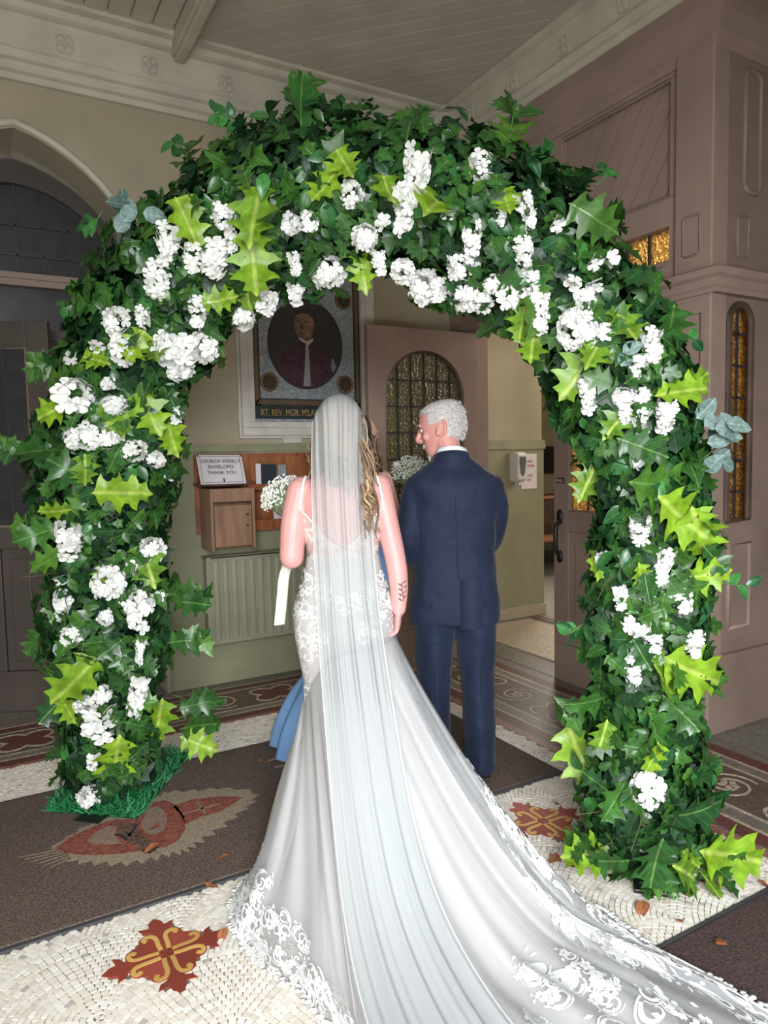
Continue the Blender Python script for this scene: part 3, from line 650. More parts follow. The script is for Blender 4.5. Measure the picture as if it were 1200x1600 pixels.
ROPE1 = mat('rope_gold', (.24, .15, .07), .5); ROPE2 = mat('rope_dark', (.035, .03, .028), .5)
mb = MB(); md = MB(); bw = .05
md.box(px0, px1, BY-.014, BY-.01, pz0+.09, pz0+.09+bw).box(px0, px1, BY-.014, BY-.01, pz1-bw, pz1).box(px0, px0+bw, BY-.014, BY-.01, pz0+.09, pz1).box(px1-bw, px1, BY-.014, BY-.01, pz0+.09, pz1)
md.build('border', ROPE2, por)
def dash(cx, cz): mb.prism([(cx-.016, BY-.0165, cz-.016), (cx-.008, BY-.0165, cz-.018), (cx+.016, BY-.0165, cz+.012), (cx+.010, BY-.0165, cz+.018)], (0, .003, 0))
for x in np.arange(px0+.02, px1-.01, .021): dash(x, pz0+.09+bw/2); dash(x, pz1-bw/2)
for z in np.arange(pz0+.12, pz1-.02, .021): dash(px0+bw/2, z); dash(px1-bw/2, z)
mb.build('border_dashes', ROPE1, por, kind='stuff')
MB().box(px0, px1, BY-.017, BY-.01, pz0, pz0+.09).build('name_band', mat('band_green', (.02, .035, .035), .4), por)
text('lettering', "RT. REV. MGR. M'LAUGHLIN", .066, Matrix.Translation((1.685, BY-.018, pz0+.022)) @ Matrix.Rotation(PI/2, 4, 'X'), mat('gold_letters', (.42, .26, .07), .45), por, align='LEFT', xs=.70)
oc = (2.035, 2.30)
def disc(cx, cz, rx, rz, y, m, name, n=40): return MB().prism([(cx+rx*math.cos(q), y, cz+rz*math.sin(q)) for q in np.linspace(0, 2*PI, n, endpoint=False)], (0, .004, 0)).build(name, m, por)
disc(oc[0], oc[1], .285, .312, BY-.0165, ROPE2, 'oval_rim'); disc(oc[0], oc[1], .272, .298, BY-.018, mat('oval_ground', (.045, .04, .035), .6), 'oval_ground')
def paint(name, pts, y, m): return MB().prism([(oc[0]+a, y, oc[1]+b) for a, b in pts], (0, .002, 0)).build(name, m, por)
paint('robe', [(-.225,-.168),(-.20,-.09),(-.12,-.03),(-.05,.02),(.06,.02),(.15,-.03),(.21,-.10),(.235,-.15),(.17,-.232),(.09,-.281),(0,-.297),(-.09,-.281),(-.17,-.232)], BY-.020, mat('painted_robe', (.075, .028, .045), .6, .3, 30))
paint('surplice', [(-.005,.0),(.015,.0),(.022,-.15),(.025,-.29),(-.03,-.29),(-.015,-.15)], BY-.022, mat('painted_linen', (.36, .33, .34), .6))
paint('surplice_sleeve', [(.195,-.09),(.205,-.09),(.23,-.15),(.20,-.19),(.185,-.15)], BY-.022, mat('painted_linen2', (.22, .21, .22), .6))
paint('collar', [(-.055,.03),(-.03,.015),(.02,-.005),(.05,.025),(.055,.045),(.0,.02),(-.05,.045)], BY-.0235, mat('painted_collar', (.50, .45, .40), .6))
FACE = mat('painted_face', (.24, .135, .085), .6, .35, 22)
paint('face', [(-.085,.145),(-.082,.10),(-.075,.075),(-.06,.045),(-.03,.025),(.01,.03),(.045,.055),(.06,.10),(.07,.15),(.06,.20),(.02,.225),(-.04,.22),(-.075,.19)], BY-.023, FACE)
paint('hair', [(-.08,.19),(-.072,.215),(-.03,.25),(.03,.25),(.075,.225),(.088,.17),(.08,.12),(.068,.14),(.06,.18),(.03,.205),(-.03,.21),(-.06,.20)], BY-.0245, mat('painted_hair', (.035, .03, .028), .6))
DKP = mat('painted_shadow', (.07, .04, .03), .6)
paint('brow', [(-.075,.155),(-.04,.160),(-.04,.150),(-.075,.145)], BY-.0245, DKP); paint('brow', [(-.015,.160),(.025,.157),(.025,.147),(-.015,.150)], BY-.0245, DKP)
paint('nose_shadow', [(-.032,.145),(-.022,.145),(-.018,.10),(-.045,.098)], BY-.0245, DKP); paint('mouth', [(-.058,.073),(-.012,.075),(-.012,.067),(-.055,.066)], BY-.0245, DKP)
ROSG = mat('roundel_gold', (.30, .18, .06), .5)
for rx_, rz_ in ((1.755, 2.03), (2.335, 2.03), (1.755, 2.63), (2.335, 2.63)):
    d0 = disc(rx_, rz_, .066, .066, BY-.0165, mat('roundel', (.10, .055, .03), .5), 'roundel', 24)
    mb = MB()
    for q in range(8):
        a = q*PI/4; mb.prism([(rx_+r_*math.cos(a+b), BY-.019, rz_+r_*math.sin(a+b)) for r_, b in ((.012, 0), (.036, -.3), (.06, 0), (.036, .3))], (0, .003, 0))
    mb.build('star', ROPE2, d0); mb = MB(); mb.tube([(rx_+.056*math.cos(a), BY-.018, rz_+.056*math.sin(a)) for a in np.linspace(0, 2*PI, 25)], .004, 5); mb.build('ring', ROSG, d0)
MB().box(1.84, 1.98, BY-.02, BY, 1.615, 1.645).build('hanging_block', WHITEP, por)

# ---- radiator
rad = empty('radiator', (1.9, BY, .28), label='cream steel panel radiator on the green wall below the wooden rack', cat='radiator')
rx0, rx1, rz0, rz1, ry = 1.235, 2.45, .30, .88, BY-.14
bevel(MB().box(rx0, rx1, ry, ry+.012, rz0, rz1).box(rx0, rx0+.03, ry-.006, ry+.05, rz0, rz1).box(rx1-.03, rx1, ry-.006, ry+.05, rz0, rz1).build('panel', RADM, rad), .004)
MB().box(rx0, rx1, ry, BY-.02, rz1-.012, rz1).build('top_grille', RADM, rad)
rm = MB(); rm.rings([[(dx_, -dy_, z) for dx_, dy_ in ((-.022,0),(-.016,.010),(-.008,.013),(.008,.013),(.016,.010),(.022,0))] for z in (0, .02, .5, .52)], False, False); rmesh = rm.mesh('rib', True); rmesh.materials.append(RADM)
for x in np.arange(rx0+.065, rx1-.04, .0605):
    o = bpy.data.objects.new('rib', rmesh); COL.objects.link(o); o.location = (x, ry, rz0+.03); o.parent = rad; o.matrix_parent_inverse = PW[rad.name]
for x in (rx0+.15, rx1-.15): MB().box(x-.02, x+.02, ry+.012, BY-.012, rz0+.1, rz1-.1).build('bracket', RADM, rad)
# ---- offertory box, rack, notice
obx = empty('offertory_box', (1.39, BY-.15, .93), label='wooden offertory box with two locks beside the leaflet rack', cat='box')
bx0, bx1, byf, bz0, bz1 = 1.24, 1.53, 4.36, .935, 1.325
mb = MB(); mb.box(bx0, bx0+.02, byf, BY-.031, bz0, bz1).box(bx1-.02, bx1, byf, BY-.031, bz0, bz1).box(bx0+.02, bx1-.02, byf+.01, BY-.031, bz0+.02, bz0+.03).box(bx0+.02, bx1-.02, byf+.005, BY-.031, bz1-.01, bz1).box(bx0+.02, bx1-.02, byf, byf+.018, bz1-.085, bz1-.004).box(bx0+.02, bx1-.02, byf+.1, BY-.031, bz0, bz1); bevel(mb.build('body', OAK, obx), .003)
d = bevel(MB().box(bx0+.024, bx1-.024, byf, byf+.018, bz0+.02, bz1-.108).build('door', OAK, obx), .003)
for z in (1.155, 1.085):
    mb = MB(); mb.prism([(bx1-.055+.009*math.cos(q), byf-.004, z+.009*math.sin(q)) for q in np.linspace(0, 2*PI, 12, endpoint=False)], (0, .006, 0)); mb.build('lock', BRASS, d)
rk = empty('leaflet_rack', (1.85, BY, 1.02), label='red-brown wooden leaflet rack on the wall below the portrait', cat='rack')
mb = MB(); mb.box(1.215, 2.25, BY-.03, BY-.012, 1.02, 1.545); mb.build('back_board', REDW, rk)
bevel(MB().box(1.535, 2.25, BY-.13, BY-.03, 1.03, 1.05).build('shelf', REDW, rk), .003); bevel(MB().box(1.535, 2.25, BY-.13, BY-.03, 1.30, 1.315).build('shelf', REDW, rk), .003)
MB().box(1.535, 2.25, BY-.13, BY-.115, 1.05, 1.10).build('lip', REDW, rk); MB().box(1.535, 2.25, BY-.13, BY-.115, 1.315, 1.34).build('lip', REDW, rk); MB().box(2.23, 2.25, BY-.13, BY-.03, 1.05, 1.54).build('side', REDW, rk)
MB().box(1.60, 1.98, BY-.034, BY-.03, 1.36, 1.52).build('inset_panel', mat('orange_wood', (.36, .14, .055), .4, .2, 6, stretch=(4, 1, 1)), rk)
for i, (x, wd, h, z, m, lb) in enumerate([(1.60,.035,.135,1.341,PAPER,'pale thin booklet at the left of the upper rack shelf'),(1.64,.10,.13,1.341,mat('navy_cover',(.02,.03,.05),.5),'dark navy booklet on the upper shelf of the red rack'),(1.755,.06,.125,1.341,mat('grey_cover',(.30,.32,.36),.5),'grey booklet beside the navy one on the upper shelf'),(1.715,.12,.085,1.101,PAPER,'white card with printed letters on the lower rack shelf')]):
    bk = empty('booklet' if i < 3 else 'card', (x, BY-.1, z), label=lb, cat='booklet' if i < 3 else 'card')
    MB().box(x, x+wd, BY-.128+(.006 if i<3 else 0), BY-.11, z, z+h).build('cover', m, bk)
    if i < 3: MB().box(x+.003, x+wd-.003, BY-.111, BY-.107, z+.002, z+h-.003).build('pages', PAPER, bk)
    else: text('lettering', 'NE', .045, Matrix.Translation((x+.045, BY-.1285, z+.03)) @ Matrix.Rotation(PI/2, 4, 'X'), INK, bk)
sg = empty('envelope_sign', (1.36, 4.42, 1.335), label='white laminated notice about weekly envelopes above the offertory box', cat='sign')
TL, TR, BR_, BL = at(306,711,1,4.47), at(377,711,1,4.47), at(385,755,1,4.38), at(314,757,1,4.38)
mb = MB(); nrm = np.cross(TR-TL, BL-TL); nrm /= np.linalg.norm(nrm); nrm = nrm if nrm[1] < 0 else -nrm
mb.prism([BL, BR_, TR, TL], -nrm*.003); mb.build('sheet', PAPER, sg)
ex = (TR-TL)/np.linalg.norm(TR-TL); ez = (TL-BL); ez = ez-ex*np.dot(ez, ex); hs = np.linalg.norm(ez); ez /= hs; cc = (TL+TR+BL+BR_)/4
def sgM(u, v): 
    M = Matrix.Identity(4); n3 = np.cross(ex, ez); p = cc+ex*u+ez*v+nrm*.0015
    for i in range(3): M[i][0], M[i][1], M[i][2], M[i][3] = ex[i], ez[i], n3[i], p[i]
    return M
for k, ln in enumerate(('CHURCH WEEKLY', 'ENVELOPES', 'THANK YOU')): text('lettering', ln, .034, sgM(0, .046-k*.040), INK, sg, xs=.95)
wS = np.linalg.norm(TR-TL)/2
mb = MB()
for a in (-1, 1): mb.obox(cc+ex*a*(wS-.018)+nrm*.002, ex*.001, ez*(hs/2-.012), nrm*.0006); mb.obox(cc+ez*a*(hs/2-.012)+nrm*.002, ex*(wS-.018), ez*.001, nrm*.0006)
mb.obox(cc-ez*(hs/2-.026)+ex*.005+nrm*.002, ex*.004, ez*.013, nrm*.001); mb.build('printed_border', INK, sg)
for P in (TL, TR): MB().ellip(tuple(P+nrm*.004+ez*-.008+ex*(.008 if P is TL else -.008)), .006, .004, .006).build('drawing_pin', BLACKM, sg, True)
mb = MB(); mb.prism([BL+np.array([.01,.006,.0]), BR_+np.array([-.01,.006,.0]), (BR_[0]-.01, BY-.03, BR_[2]), (BL[0]+.01, BY-.03, BL[2])], (0, 0, -.012)); mb.build('support', DARKW, sg)

# ---- hand sanitiser + paper on nave wall
hs_ = empty('sanitiser_dispenser', (4.2, 4.98, 1.22), label='white wall-mounted hand sanitiser dispenser with grey window', cat='dispenser')
dx0, dx1 = 4.15, 4.275
mb = MB(); R = []
for y, k in ((4.985, 1.0), (4.93, 1.0), (4.89, .93), (4.875, .80)):
    a, b = (dx0+dx1)/2, (dx1-dx0)/2*k; R.append([(a+b*sx_, y, 1.39+.135*k*sz_) for sx_, sz_ in ((-1,-.85),(-.8,-1),(.8,-1),(1,-.85),(1,.9),(.85,1),(-.85,1),(-1,.9))])
mb.rings(R); bevel(mb.build('housing', PLAST, hs_), .006)
MB().prism([(4.2125+a, 4.876, 1.39+b) for a, b in ((-.035,.09),(.035,.09),(.036,.03),(.022,-.06),(0,-.085),(-.022,-.06),(-.036,.03))], (0, -.004, 0)).build('window', GREYPL, hs_)
MB().box(4.19, 4.235, 4.90, 4.96, 1.225, 1.257).build('nozzle', PLAST, hs_)
pn = empty('sanitiser_notice', (4.38, 4.985, 1.18), label='white paper notice in red capitals beside the dispenser', cat='sign')
MB().box(4.285, 4.47, 4.979, 4.984, 1.185, 1.505).build('sheet', PAPER, pn)
for ln, z in (('HAND', 1.425), ('SANITISER', 1.385), ('PLEASE', 1.295), ('USE', 1.255)): text('lettering', ln, .034, Matrix.Translation((4.378, 4.9785, z)) @ Matrix.Rotation(PI/2, 4, 'X'), REDINK, pn, xs=.85)
# ---- far nave: notice board, pews
nb = empty('notice_board', (6.9, 8.27, 1.25), label='black notice board on the far nave wall through the doorway', cat='board')
MB().box(6.4, 7.9, 8.255, 8.28, 1.22, 1.60).build('board', BLACKM, nb); MB().box(6.38, 7.92, 8.25, 8.28, 1.60, 1.62).box(6.38, 7.92, 8.25, 8.28, 1.20, 1.22).build('frame', DARKW, nb)
for i, y in enumerate((6.9, 7.7)):
    pw = empty('pew', (6.2, y, 0), label=('nearer' if i == 0 else 'farther')+' wooden church pew seen through the open doorway', cat='pew')
    bevel(MB().box(5.0, 7.6, y, y+.04, .45, .92).build('back', DARKW, pw), .01); bevel(MB().box(4.98, 7.62, y-.03, y+.06, .92, .96).build('top_rail', mat('pew_rail', (.42,.22,.13), .3), pw), .01)
    bevel(MB().box(5.0, 7.6, y-.42, y, .42, .46).build('seat', PEWW, pw), .01)
    bevel(MB().box(5.0, 7.6, y+.08, y+.26, .74, .77).build('book_ledge', PEWW, pw), .006)
    for x in (5.0, 7.56): bevel(MB().box(x, x+.05, y-.42, y+.1, 0, .9).build('end_panel', DARKW, pw), .01)
cs_ = empty('candle_stand', (5.55, 6.3, 0), label='thin dark candle stand in front of the far green wall', cat='stand')
MB().tube([(5.55,6.3,.03),(5.55,6.3,1.36)], .02, 8).build('pole', BLACKM, cs_); MB().tube([(5.55,6.3,0),(5.55,6.3,.03)], .12, 12).build('base', BLACKM, cs_)

# ================================================================ MATS AND FALLEN LEAVES
def doormat(name, x0, x1, y0, y1, m, lb):
    r = empty(name, ((x0+x1)/2, (y0+y1)/2, 0), label=lb, cat='mat')
    mb = MB(); n1 = 40
    bevel(MB().box(x0+.02, x1-.02, y0+.02, y1-.02, -.002, .010).build('pile', m, r), .003)
    bevel(MB().box(x0, x1, y0, y0+.02, -.003, .006).box(x0, x1, y1-.02, y1, -.003, .006).box(x0, x0+.02, y0+.02, y1-.02, -.003, .006).box(x1-.02, x1, y0+.02, y1-.02, -.003, .006).build('rubber_edge', MATEDGE, r), .002)
    return r
mat1 = doormat('doormat', -.95, 2.31, 2.395, 3.505, MATB, 'long brown doormat with sacred heart emblem under the left arch foot')
mat3 = doormat('doormat', .95, 3.2, .35, 1.375, MATK, 'dark brown doormat at the lower right corner beside the train')
def fl(px): return [tuple(at(x, y)[:2]) for x, y in px]
def emb(name, px, z, m, lab=None): return flat(MB(), fl(px), .009, z).build(name, m, mat1)
halo = [(72,1338),(100,1322),(70,1330)]
# jagged beige halo
up = [(78,1330),(108,1311),(140,1292),(180,1275),(220,1262),(245,1250),(262,1242),(300,1240),(340,1236),(385,1238)]
lo = [(398,1243),(392,1258),(370,1275),(345,1295),(318,1312),(300,1325),(285,1333),(262,1338),(235,1345),(200,1352),(165,1352),(130,1350),(105,1345)]
def jag(pts, amp, k, c=(235, 1295)):
    P = catmull([(a, b, 0) for a, b in pts], k); out = []
    for i, p in enumerate(P):
        d_ = np.array([p[0]-c[0], (p[1]-c[1])*2.2]); d_ /= np.linalg.norm(d_)+1e-6; s = amp if i % 2 else -amp*.4
        out.append((p[0]+d_[0]*s, p[1]+d_[1]*s*.6))
    return out
emb('halo', jag(up, 6, 3) + jag(lo, 11, 3), .0108, MHALO)
emb('heart', [(86,1330),(110,1312),(140,1298),(165,1288),(185,1284),(205,1284),(225,1275),(240,1258),(258,1254),(275,1262),(288,1280),(290,1300),(278,1318),(258,1328),(225,1333),(190,1338),(150,1341),(110,1339)], .0116, MRED)
emb('heart_light', [(136,1318),(150,1305),(170,1295),(182,1296),(180,1312),(190,1322),(165,1324),(145,1323)], .0122, MROSE)
emb('heart_light', [(220,1292),(230,1272),(243,1264),(257,1270),(262,1285),(256,1302),(242,1308),(228,1306)], .0122, MROSE)
emb('flame', [(270,1264),(300,1253),(340,1248),(380,1249),(365,1260),(340,1274),(315,1280),(290,1292),(282,1276)], .0116, MRED)
emb('thorn_band', [(182,1296),(190,1288),(214,1292),(222,1306),(235,1318),(245,1334),(228,1338),(214,1326),(198,1318),(184,1308)], .0124, mat('mat_brown_band', (.20,.12,.09), .95, .4, 60, .8, 260, spec=.1))
for a, b, c_ in (((180,1308),(200,1318),3),((200,1312),(214,1292),3),((196,1306),(205,1312),4),((222,1334),(236,1338),3),((236,1334),(246,1328),3)):
    pa, pb = at(*a)[:2], at(*b)[:2]; ribbon(MB(), [pa, (pa+pb)/2+np.array([.006, .004]), pb], .012, .010, .0128).build('thorn', MDARK, mat1)
for a, b in (((285,1276),(342,1260)), ((308,1257),(322,1276))):
    pa, pb = at(*a)[:2], at(*b)[:2]; ribbon(MB(), [pa, pb], .013, .010, .0124).build('cross', MROSE, mat1)
for k in range(6):
    pa, pb = at(100+k*2, 1330+k*3)[:2], at(28+k*10, 1344+k*3.2)[:2]; ribbon(MB(), [pa, pb], .008, .009, .0108, taper=lambda t: 1-.7*t).build('halo_ray', MHALO, mat1)
lp0 = at(432, 1172); lp1 = at(470, 1200); dd = (lp1-lp0); ang = math.atan2(dd[1], dd[0])
text('lettering', 'MO', .17, Matrix.Translation((lp0[0]-.09, lp0[1]-.10, .0105)) @ Matrix.Rotation(-PI/2, 4, 'Z'), MHALO, mat1, .001, 'LEFT')

# ================================================================ LEAVES
OAKR = [(.0,.0,0),(.03,.05,.03),(.09,.09,.06),(.20,.12,.09),(.31,.19,.14),(.22,.22,.17),(.17,.28,.22),(.20,.34,.28),(.32,.38,.32),(.43,.47,.38),(.30,.49,.42),(.20,.54,.47),(.21,.60,.53),(.30,.65,.57),(.38,.74,.63),(.25,.75,.68),(.15,.79,.73),(.16,.84,.79),(.20,.91,.84),(.08,.92,.88),(0,1,.96)]
OAKS = [(.0,.0,0),(.10,.08,.06),(.30,.18,.13),(.17,.27,.22),(.26,.36,.3),(.42,.46,.38),(.19,.54,.47),(.37,.73,.62),(.14,.79,.73),(.17,.90,.84),(0,1,.95)]
IVYR = [(.0,.02,0),(.12,-.06,.01),(.26,-.07,.03),(.43,-.01,.06),(.35,.11,.11),(.31,.19,.17),(.40,.28,.23),(.52,.41,.31),(.35,.44,.39),(.23,.51,.47),(.19,.64,.60),(.11,.83,.8),(0,1,.96)]
OVAR = [(0,0,0),(.20,.18,.15),(.29,.40,.38),(.24,.64,.62),(.12,.84,.82),(0,1,1)]
EUCR = [(0,0,0),(.26,.15,.12),(.36,.40,.38),(.30,.66,.64),(.15,.88,.86),(0,1,1)]
BLADE = [(0.03,0,0),(.05,.5,.5),(0,1,1)]
def leafgeo(out, bend=.25, fold=.18, wave=.03):
    vs = []; lu = []; fs = []; n = len(out)
    for x, y, my in out:
        for sx_, xx, yy in ((0, 0, my), (1, x, y), (-1, -x, y)):
            z = fold*abs(xx) - bend*yy*yy + wave*math.sin(9*yy)*(abs(xx) > .05)
            vs.append((xx, yy, z)); lu.append((xx, yy, 0))
    for i in range(n-1):
        a = 3*i; b = a+3
        fs += [(a, a+1, b+1, b), (a, b, b+2, a+2)]
    return np.array(vs), fs, np.array(lu)
G = {'oak': [leafgeo(OAKR, b_, f_, w_) for b_, f_, w_ in ((.25,.3,.05),(-.1,.2,.06),(.5,.4,.05))], 'oaks': [leafgeo(OAKS, .25, .2)], 'ivy': [leafgeo(IVYR, b_, f_) for b_, f_ in ((.2,.15),(.35,.25))],
     'oval': [leafgeo(OVAR, b_, f_, 0) for b_, f_ in ((.2,.25),(.4,.35))], 'euc': [leafgeo(EUCR, .15, .15, 0)], 'blade': [leafgeo(BLADE, .35, 0, 0)]}
def leafmesh(kind, i, m):
    v, f, l = G[kind][i]; mb = MB(); mb.add(v, f); mb.lu = [tuple(q) for q in l]; me = mb.mesh(kind+'_leaf', True); me.materials.append(m); return me
def frame(nrm, tip):
    n_ = Vector(nrm).normalized(); y = Vector(tip); y = y - n_*y.dot(n_)
    if y.length < 1e-4: y = n_.orthogonal()
    y.normalize(); x = y.cross(n_); M = Matrix.Identity(3)
    for i in range(3): M[i][0], M[i][1], M[i][2] = x[i], y[i], n_[i]
    return M
class Stuff:
    def __init__(s): s.V = []; s.Fc = []; s.Lu = []; s.n = 0
    def add(s, geo, M, loc, sc):
        v, f, l = geo; v2 = (v*sc) @ np.array(M).T + np.array(loc); s.V.append(v2); s.Lu.append(l)
        s.Fc.extend([tuple(i+s.n for i in q) for q in f]); s.n += len(v)
    def build(s, name, m, parent, kind='stuff'):
        me = bpy.data.meshes.new(name); me.from_pydata(np.concatenate(s.V).tolist(), [], s.Fc); me.update()
        a = me.attributes.new('luv', 'FLOAT_VECTOR', 'POINT'); a.data.foreach_set('vector', np.concatenate(s.Lu).astype('f').ravel())
        me.polygons.foreach_set('use_smooth', [True]*len(me.polygons))
        return tag(link(name, me, m, parent), kind=kind)

# ================================================================ FLOWER ARCH
AL = np.array([.41, 3.2]); AR = np.array([1.99, 1.6]); AE = (AR-AL)/np.linalg.norm(AR-AL); AN = np.array([AE[1], -AE[0]])   # AN points to the camera side
arch = empty('flower_arch', (1.2, 2.4, 0), label='wedding arch of artificial oak leaves, ivy and white blossom', cat='flower arch')
cen = [(.0,.06),(.02,.45),(.05,1.0),(.07,1.45),(.14,1.75),(.27,2.02),(.48,2.25),(.75,2.40),(1.04,2.47),(1.32,2.44),(1.58,2.35),(1.82,2.18),(2.02,1.94),(2.13,1.68),(2.20,1.40),(2.21,1.0),(2.19,.5),(2.22,.12)]
radk = [.15,.20,.245,.26,.26,.255,.26,.275,.275,.255,.245,.235,.205,.185,.175,.165,.17,.20]
CP = np.array(catmull([(a, b, c) for (a, b), c in zip(cen, radk)], 10))
ARC = np.concatenate([[0], np.cumsum(np.linalg.norm(np.diff(CP[:, :2], axis=0), axis=1))])
def W3(s, z, d): return np.array([AL[0]+AE[0]*s+AN[0]*d, AL[1]+AE[1]*s+AN[1]*d, z])
rl = random.Random(11)
def tubepoint(t, phi, k=1.0):
    i = int(np.clip(np.searchsorted(ARC, t)-1, 0, len(CP)-2)); f_ = (t-ARC[i])/(ARC[i+1]-ARC[i]+1e-9); p = CP[i]*(1-f_)+CP[i+1]*f_
    tg = CP[i+1, :2]-CP[i, :2]; tg /= np.linalg.norm(tg)+1e-9; nr = np.array([-tg[1], tg[0]])       # outward normal in plane
    lump = 1+.10*math.sin(t*9.1+1.2*math.sin(phi*2))+.07*math.sin(t*17+phi*3)
    r = p[2]*k*lump; a, b = math.cos(phi)*r, math.sin(phi)*r*.82
    P = W3(p[0]+nr[0]*a, p[1]+nr[1]*a, b)
    D = np.array([AE[0]*nr[0]*math.cos(phi)+AN[0]*math.sin(phi), AE[1]*nr[0]*math.cos(phi)+AN[1]*math.sin(phi), nr[1]*math.cos(phi)]); return P, D/np.linalg.norm(D)
TOT = ARC[-1]
# metal hoop frame
for d_ in (-.12, .12):
    mb = MB(); mb.tube([W3(p[0], max(p[1], .0), d_) for p in CP[::3]], .013, 8); mb.build('frame_tube', BLACKM, arch, True)
for s_ in (0, 2.22):
    bevel(MB().obox(W3(s_, .008, 0), (AE[0]*.06, AE[1]*.06, 0), (AN[0]*(.15 if s_ == 0 else .10), AN[1]*(.15 if s_ == 0 else .10), 0), (0, 0, .008)).build('base_plate', BLACKM, arch), .004)
# added solid core blocking see-through, its near-black colour stands for interior shade
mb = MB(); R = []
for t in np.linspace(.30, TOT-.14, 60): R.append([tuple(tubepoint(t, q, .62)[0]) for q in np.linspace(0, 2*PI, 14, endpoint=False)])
mb.rings(R); mb.build('shade_core', CORE, arch, True, kind='stuff')
def rv(): return np.array([rl.gauss(0, 1), rl.gauss(0, 1), rl.gauss(0, 1)])
def orient(D, out=.5, down=.6, jit=.55):
    n_ = D + rv()*jit*.6; tip = np.array([0, 0, -down]) + D*out*.5 + rv()*jit
    return frame(n_, tip)
# filler leaves, uncountable
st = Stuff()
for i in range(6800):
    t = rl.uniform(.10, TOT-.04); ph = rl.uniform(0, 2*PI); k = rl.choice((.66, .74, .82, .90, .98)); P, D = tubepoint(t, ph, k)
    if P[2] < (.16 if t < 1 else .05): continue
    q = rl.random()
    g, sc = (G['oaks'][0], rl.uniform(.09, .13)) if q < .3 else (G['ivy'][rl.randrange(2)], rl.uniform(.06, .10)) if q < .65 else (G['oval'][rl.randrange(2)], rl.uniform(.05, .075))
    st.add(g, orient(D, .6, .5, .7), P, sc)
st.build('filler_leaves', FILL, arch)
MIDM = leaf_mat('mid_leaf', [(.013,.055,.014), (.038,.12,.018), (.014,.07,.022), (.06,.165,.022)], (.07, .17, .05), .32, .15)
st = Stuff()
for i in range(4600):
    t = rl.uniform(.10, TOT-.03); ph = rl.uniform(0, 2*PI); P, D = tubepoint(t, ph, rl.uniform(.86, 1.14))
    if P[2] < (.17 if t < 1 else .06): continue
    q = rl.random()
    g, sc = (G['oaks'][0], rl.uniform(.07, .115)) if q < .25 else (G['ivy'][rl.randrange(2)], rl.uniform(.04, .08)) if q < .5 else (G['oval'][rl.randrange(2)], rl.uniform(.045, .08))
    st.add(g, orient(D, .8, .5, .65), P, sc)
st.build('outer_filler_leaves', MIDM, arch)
# twigs and trailing tendrils
tw_ = MB()
for i in range(90):
    t = rl.uniform(.15, TOT-.1); ph = rl.uniform(0, 2*PI); P, D = tubepoint(t, ph, .75); Q = P+D*rl.uniform(.07, .12)+rv()*.04+np.array([0,0,-.03]); tw_.tube([P, (P+Q)/2+rv()*.02, Q], .0014, 4)
tw_.build('twigs', TWIG, arch, kind='stuff')
LM = {'oak': [leafmesh('oak', i, DKOAK) for i in range(3)], 'ivy': [leafmesh('ivy', i, IVY) for i in range(2)], 'oval': [leafmesh('oval', i, OVAL) for i in range(2)], 'lime': [leafmesh('oak', i, LIME) for i in range(3)], 'euc': [leafmesh('euc', 0, EUCA)], 'dry': [leafmesh('oval', 1, DRY), leafmesh('ivy', 1, DRY)]}
API = PW[arch.name]
def leafobj(name, me, P, M, sc, parent=arch):
    o = bpy.data.objects.new(name, me); COL.objects.link(o); o.parent = parent; o.matrix_parent_inverse = PW[parent.name]
    o.matrix_basis = Matrix.Translation(tuple(P)) @ M.to_4x4() @ Matrix.Diagonal((sc, sc, sc, 1)); return o
for kind, nm, cnt, s0, s1 in (('oak', 'oak_leaf', 215, .09, .14), ('ivy', 'ivy_leaf', 265, .06, .10), ('oval', 'oval_leaf', 240, .07, .105)):
    for i in range(cnt):
        t = rl.uniform(.12, TOT-.03); ph = rl.gauss(PI/2, 1.15) if rl.random() < .85 else rl.uniform(0, 2*PI)
        P, D = tubepoint(t, ph, rl.uniform(1.0, 1.14))
        if P[2] < (.19 if t < 1 else .07): continue
        leafobj(nm, LM[kind][rl.randrange(len(LM[kind]))], P, orient(D, .7, .6, .55), rl.uniform(s0, s1))
CAMP = np.array([0, 0, CAMH])
def front(px, py, k=1.05):
    # where the sight line meets the front of the foliage tube
    r = ray(px, py); r = r/np.linalg.norm(r)
    dpl = lambda P: (P[:2]-AL) @ AN
    best = None
    for t_ in np.arange(1.6, 3.9, .02):
        P = CAMP + r*t_; s = (P[:2]-AL) @ AE; d_ = dpl(P)
        j = np.argmin((CP[:, 0]-s)**2 + (CP[:, 1]-P[2])**2); q = math.sqrt((CP[j, 0]-s)**2+(CP[j, 1]-P[2])**2 + (d_/.82)**2)
        if q < CP[j, 2]*k: return P
        if best is None or q-CP[j, 2] < best[0]: best = (q-CP[j, 2], P)
    return best[1]
CR = RW[:, 0]; CU = RW[:, 1]; CB = RW[:, 2]
def lime(px, py, ang, size, m='lime', name='lime_oak_leaf', tilt=.35):
    P = front(px, py, 1.22); d_ = np.linalg.norm(P-CAMP); sc = 1.12*size/F*d_; a = math.radians(ang)
    tip = CR*math.cos(a)+CU*math.sin(a)+CB*rl.uniform(-.1, .3); n_ = CB+CR*rl.gauss(0, tilt)+CU*rl.gauss(.15, tilt)
    M = frame(n_, tip); P = P - np.array(M.col[1])*sc*.5 + CB*.02
    if P[2] < .03: P[2] = .03
    return leafobj(name, LM[m][rl.randrange(len(LM[m]))], P, M, sc)
